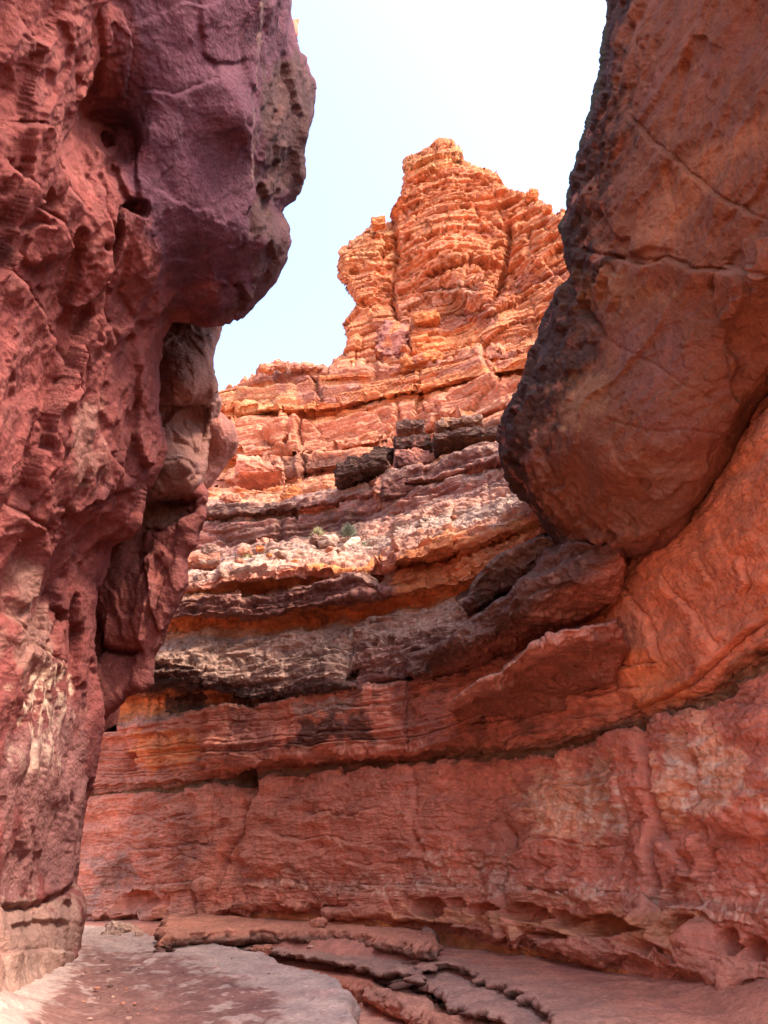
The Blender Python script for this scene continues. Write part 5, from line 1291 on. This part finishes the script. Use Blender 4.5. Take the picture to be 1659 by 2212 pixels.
slab("stone_shelf", w2([(895, 2122), (930, 2140), (985, 2162), (1040, 2184), (1100, 2206), (1150, 2232), (1180, 2310), (1240, 2500)], -.3) + [(3, 3), (4, 8), (2.4, 11.6), (1.1, 14)],
     -.3, .2, M_FLOOR, shelf_col(GREY * 1.1 + PINK * .15, GREY * .5 + RED * .1, 1280), "thin pinkish layer below the jagged grey lip", "stone shelf", .03, 10, .05, None, .4, (.11, .12), pit=.05)
rk("loose_boulder", 908, 2040, 76, 48, M_FLOOR, GREY * .85 + RED * .1, "knobbly grey boulder between the long shelf and the broad bench", "boulder", z=.05, seed=71, sq=.35, rough=.2)
rk("loose_stone", 690, 1993, 36, 16, M_FLOOR, PINK * .9, "small pink stone alone on the long shelf", "stone", z=.36, seed=72, sq=.3)
rk("loose_stone", 352, 2022, 26, 18, M_FLOOR, RED, "small red stone at the left end of the long shelf", "stone", z=.08, seed=73, sq=.2)
rk("loose_stone", 566, 2052, 46, 18, M_FLOOR, PINK * .7, "flat knobbly stone wedged under the long shelf", "stone", z=-.02, seed=74, sq=.4)
rk("loose_stone", 300, 2016, 16, 10, M_FLOOR, PALE, "small pale stone where the dirt ends near the bend", "stone", z=.03, seed=75, sq=.3)
rk("loose_stone", 262, 2008, 66, 26, M_FLOOR, PALE * .9, "pale ridge of stone poking up near the canyon bend", "stone", z=.02, seed=76, sq=.3, tilt=-.3, alt=GREY)
rk("loose_stone", 240, 2018, 40, 12, M_FLOOR, PALE * .8, "flat pale stone in front of the pale ridge", "stone", z=.02, seed=77, sq=.4)
rs = random.Random(9)
for k in range(46):
    if k < 22: x, y = rs.gauss(235, 60), rs.uniform(2090, 2200)
    else: x, y = rs.uniform(190, 700), rs.uniform(2040, 2208)
    s = rs.uniform(3, 8)
    rk("pebble", x, y, s * rs.uniform(1, 2), s * .6, M_FLOOR, [PALE, GREY * .6, PINK * .9][k % 3], "small loose pebble scattered on the left shelf", "pebble", z=.0, seed=80 + k, sq=.4, n=6, rot=rs.uniform(-3, 3), group="pebbles on the left shelf")
shrub(465, 2040, 46, 9, 0, "green", "thin line of green weeds under the left end of the long shelf", 12, z=-.02)

# ---- the canyon goes on behind the viewer: unseen walls added to limit the skylight
def side_wall(name, pts, h0, lean, seed, label):
    pts = np.array(pts, float)
    L = np.concatenate([[0], np.cumsum(np.hypot(*np.diff(pts, axis=0).T))])
    s = np.arange(0, L[-1], .25); z = np.arange(-1, h0, .25)
    cx = np.interp(s, L, pts[:, 0]); cyy = np.interp(s, L, pts[:, 1])
    tx, ty = np.gradient(cx), np.gradient(cyy); tl = np.hypot(tx, ty); nx, ny = -ty / tl, tx / tl
    Z, S = np.meshgrid(z, s, indexing='ij')
    off = lean(Z)
    G = np.stack([cx[None] + nx[None] * off, cyy[None] + ny[None] * off, Z + 0 * S], -1)
    P = G.reshape(-1, 3)
    d = .5 * fbm(P, 5, 3, seed) + .35 * facets(P, 2.0, seed + 1, .6, (1, 1, 1), .4) + .3 * (blocks(S.ravel(), P[:, 2] + .3 * fbm(P, 4, 2, seed), 1.2, 4, 3)[0] - .5)
    N_ = np.stack([np.broadcast_to(nx, Z.shape), np.broadcast_to(ny, Z.shape), 0 * Z], -1).reshape(-1, 3)
    P = P + N_ * d[:, None]
    col = np.tile(RED, (len(P), 1)) * (1 + .15 * fbm(P, 2, 4, seed + 4))[:, None]
    tag(link_mesh(name, P, grid_faces(*Z.shape), M_WALL, col), label, "rock wall", kind="structure")
side_wall("canyon_wall", [(8.2, 6), (8.0, 2), (6.5, -6), (6, -14), (2, -22), (-6, -28)], 7, lambda z: .0 + 1.2 * np.sin(z * .2), 1300, "unseen right canyon wall added beside and behind the viewer to limit skylight")
side_wall("canyon_wall", [(-14, -26), (-10, -18), (-8, -10), (-7, -3), (-6.5, 0)], 6, lambda z: .2 + .8 * np.sin(z * .25), 1320, "unseen left canyon wall added beside and behind the viewer to limit skylight")
print("built in", round(time.time() - T0, 1))
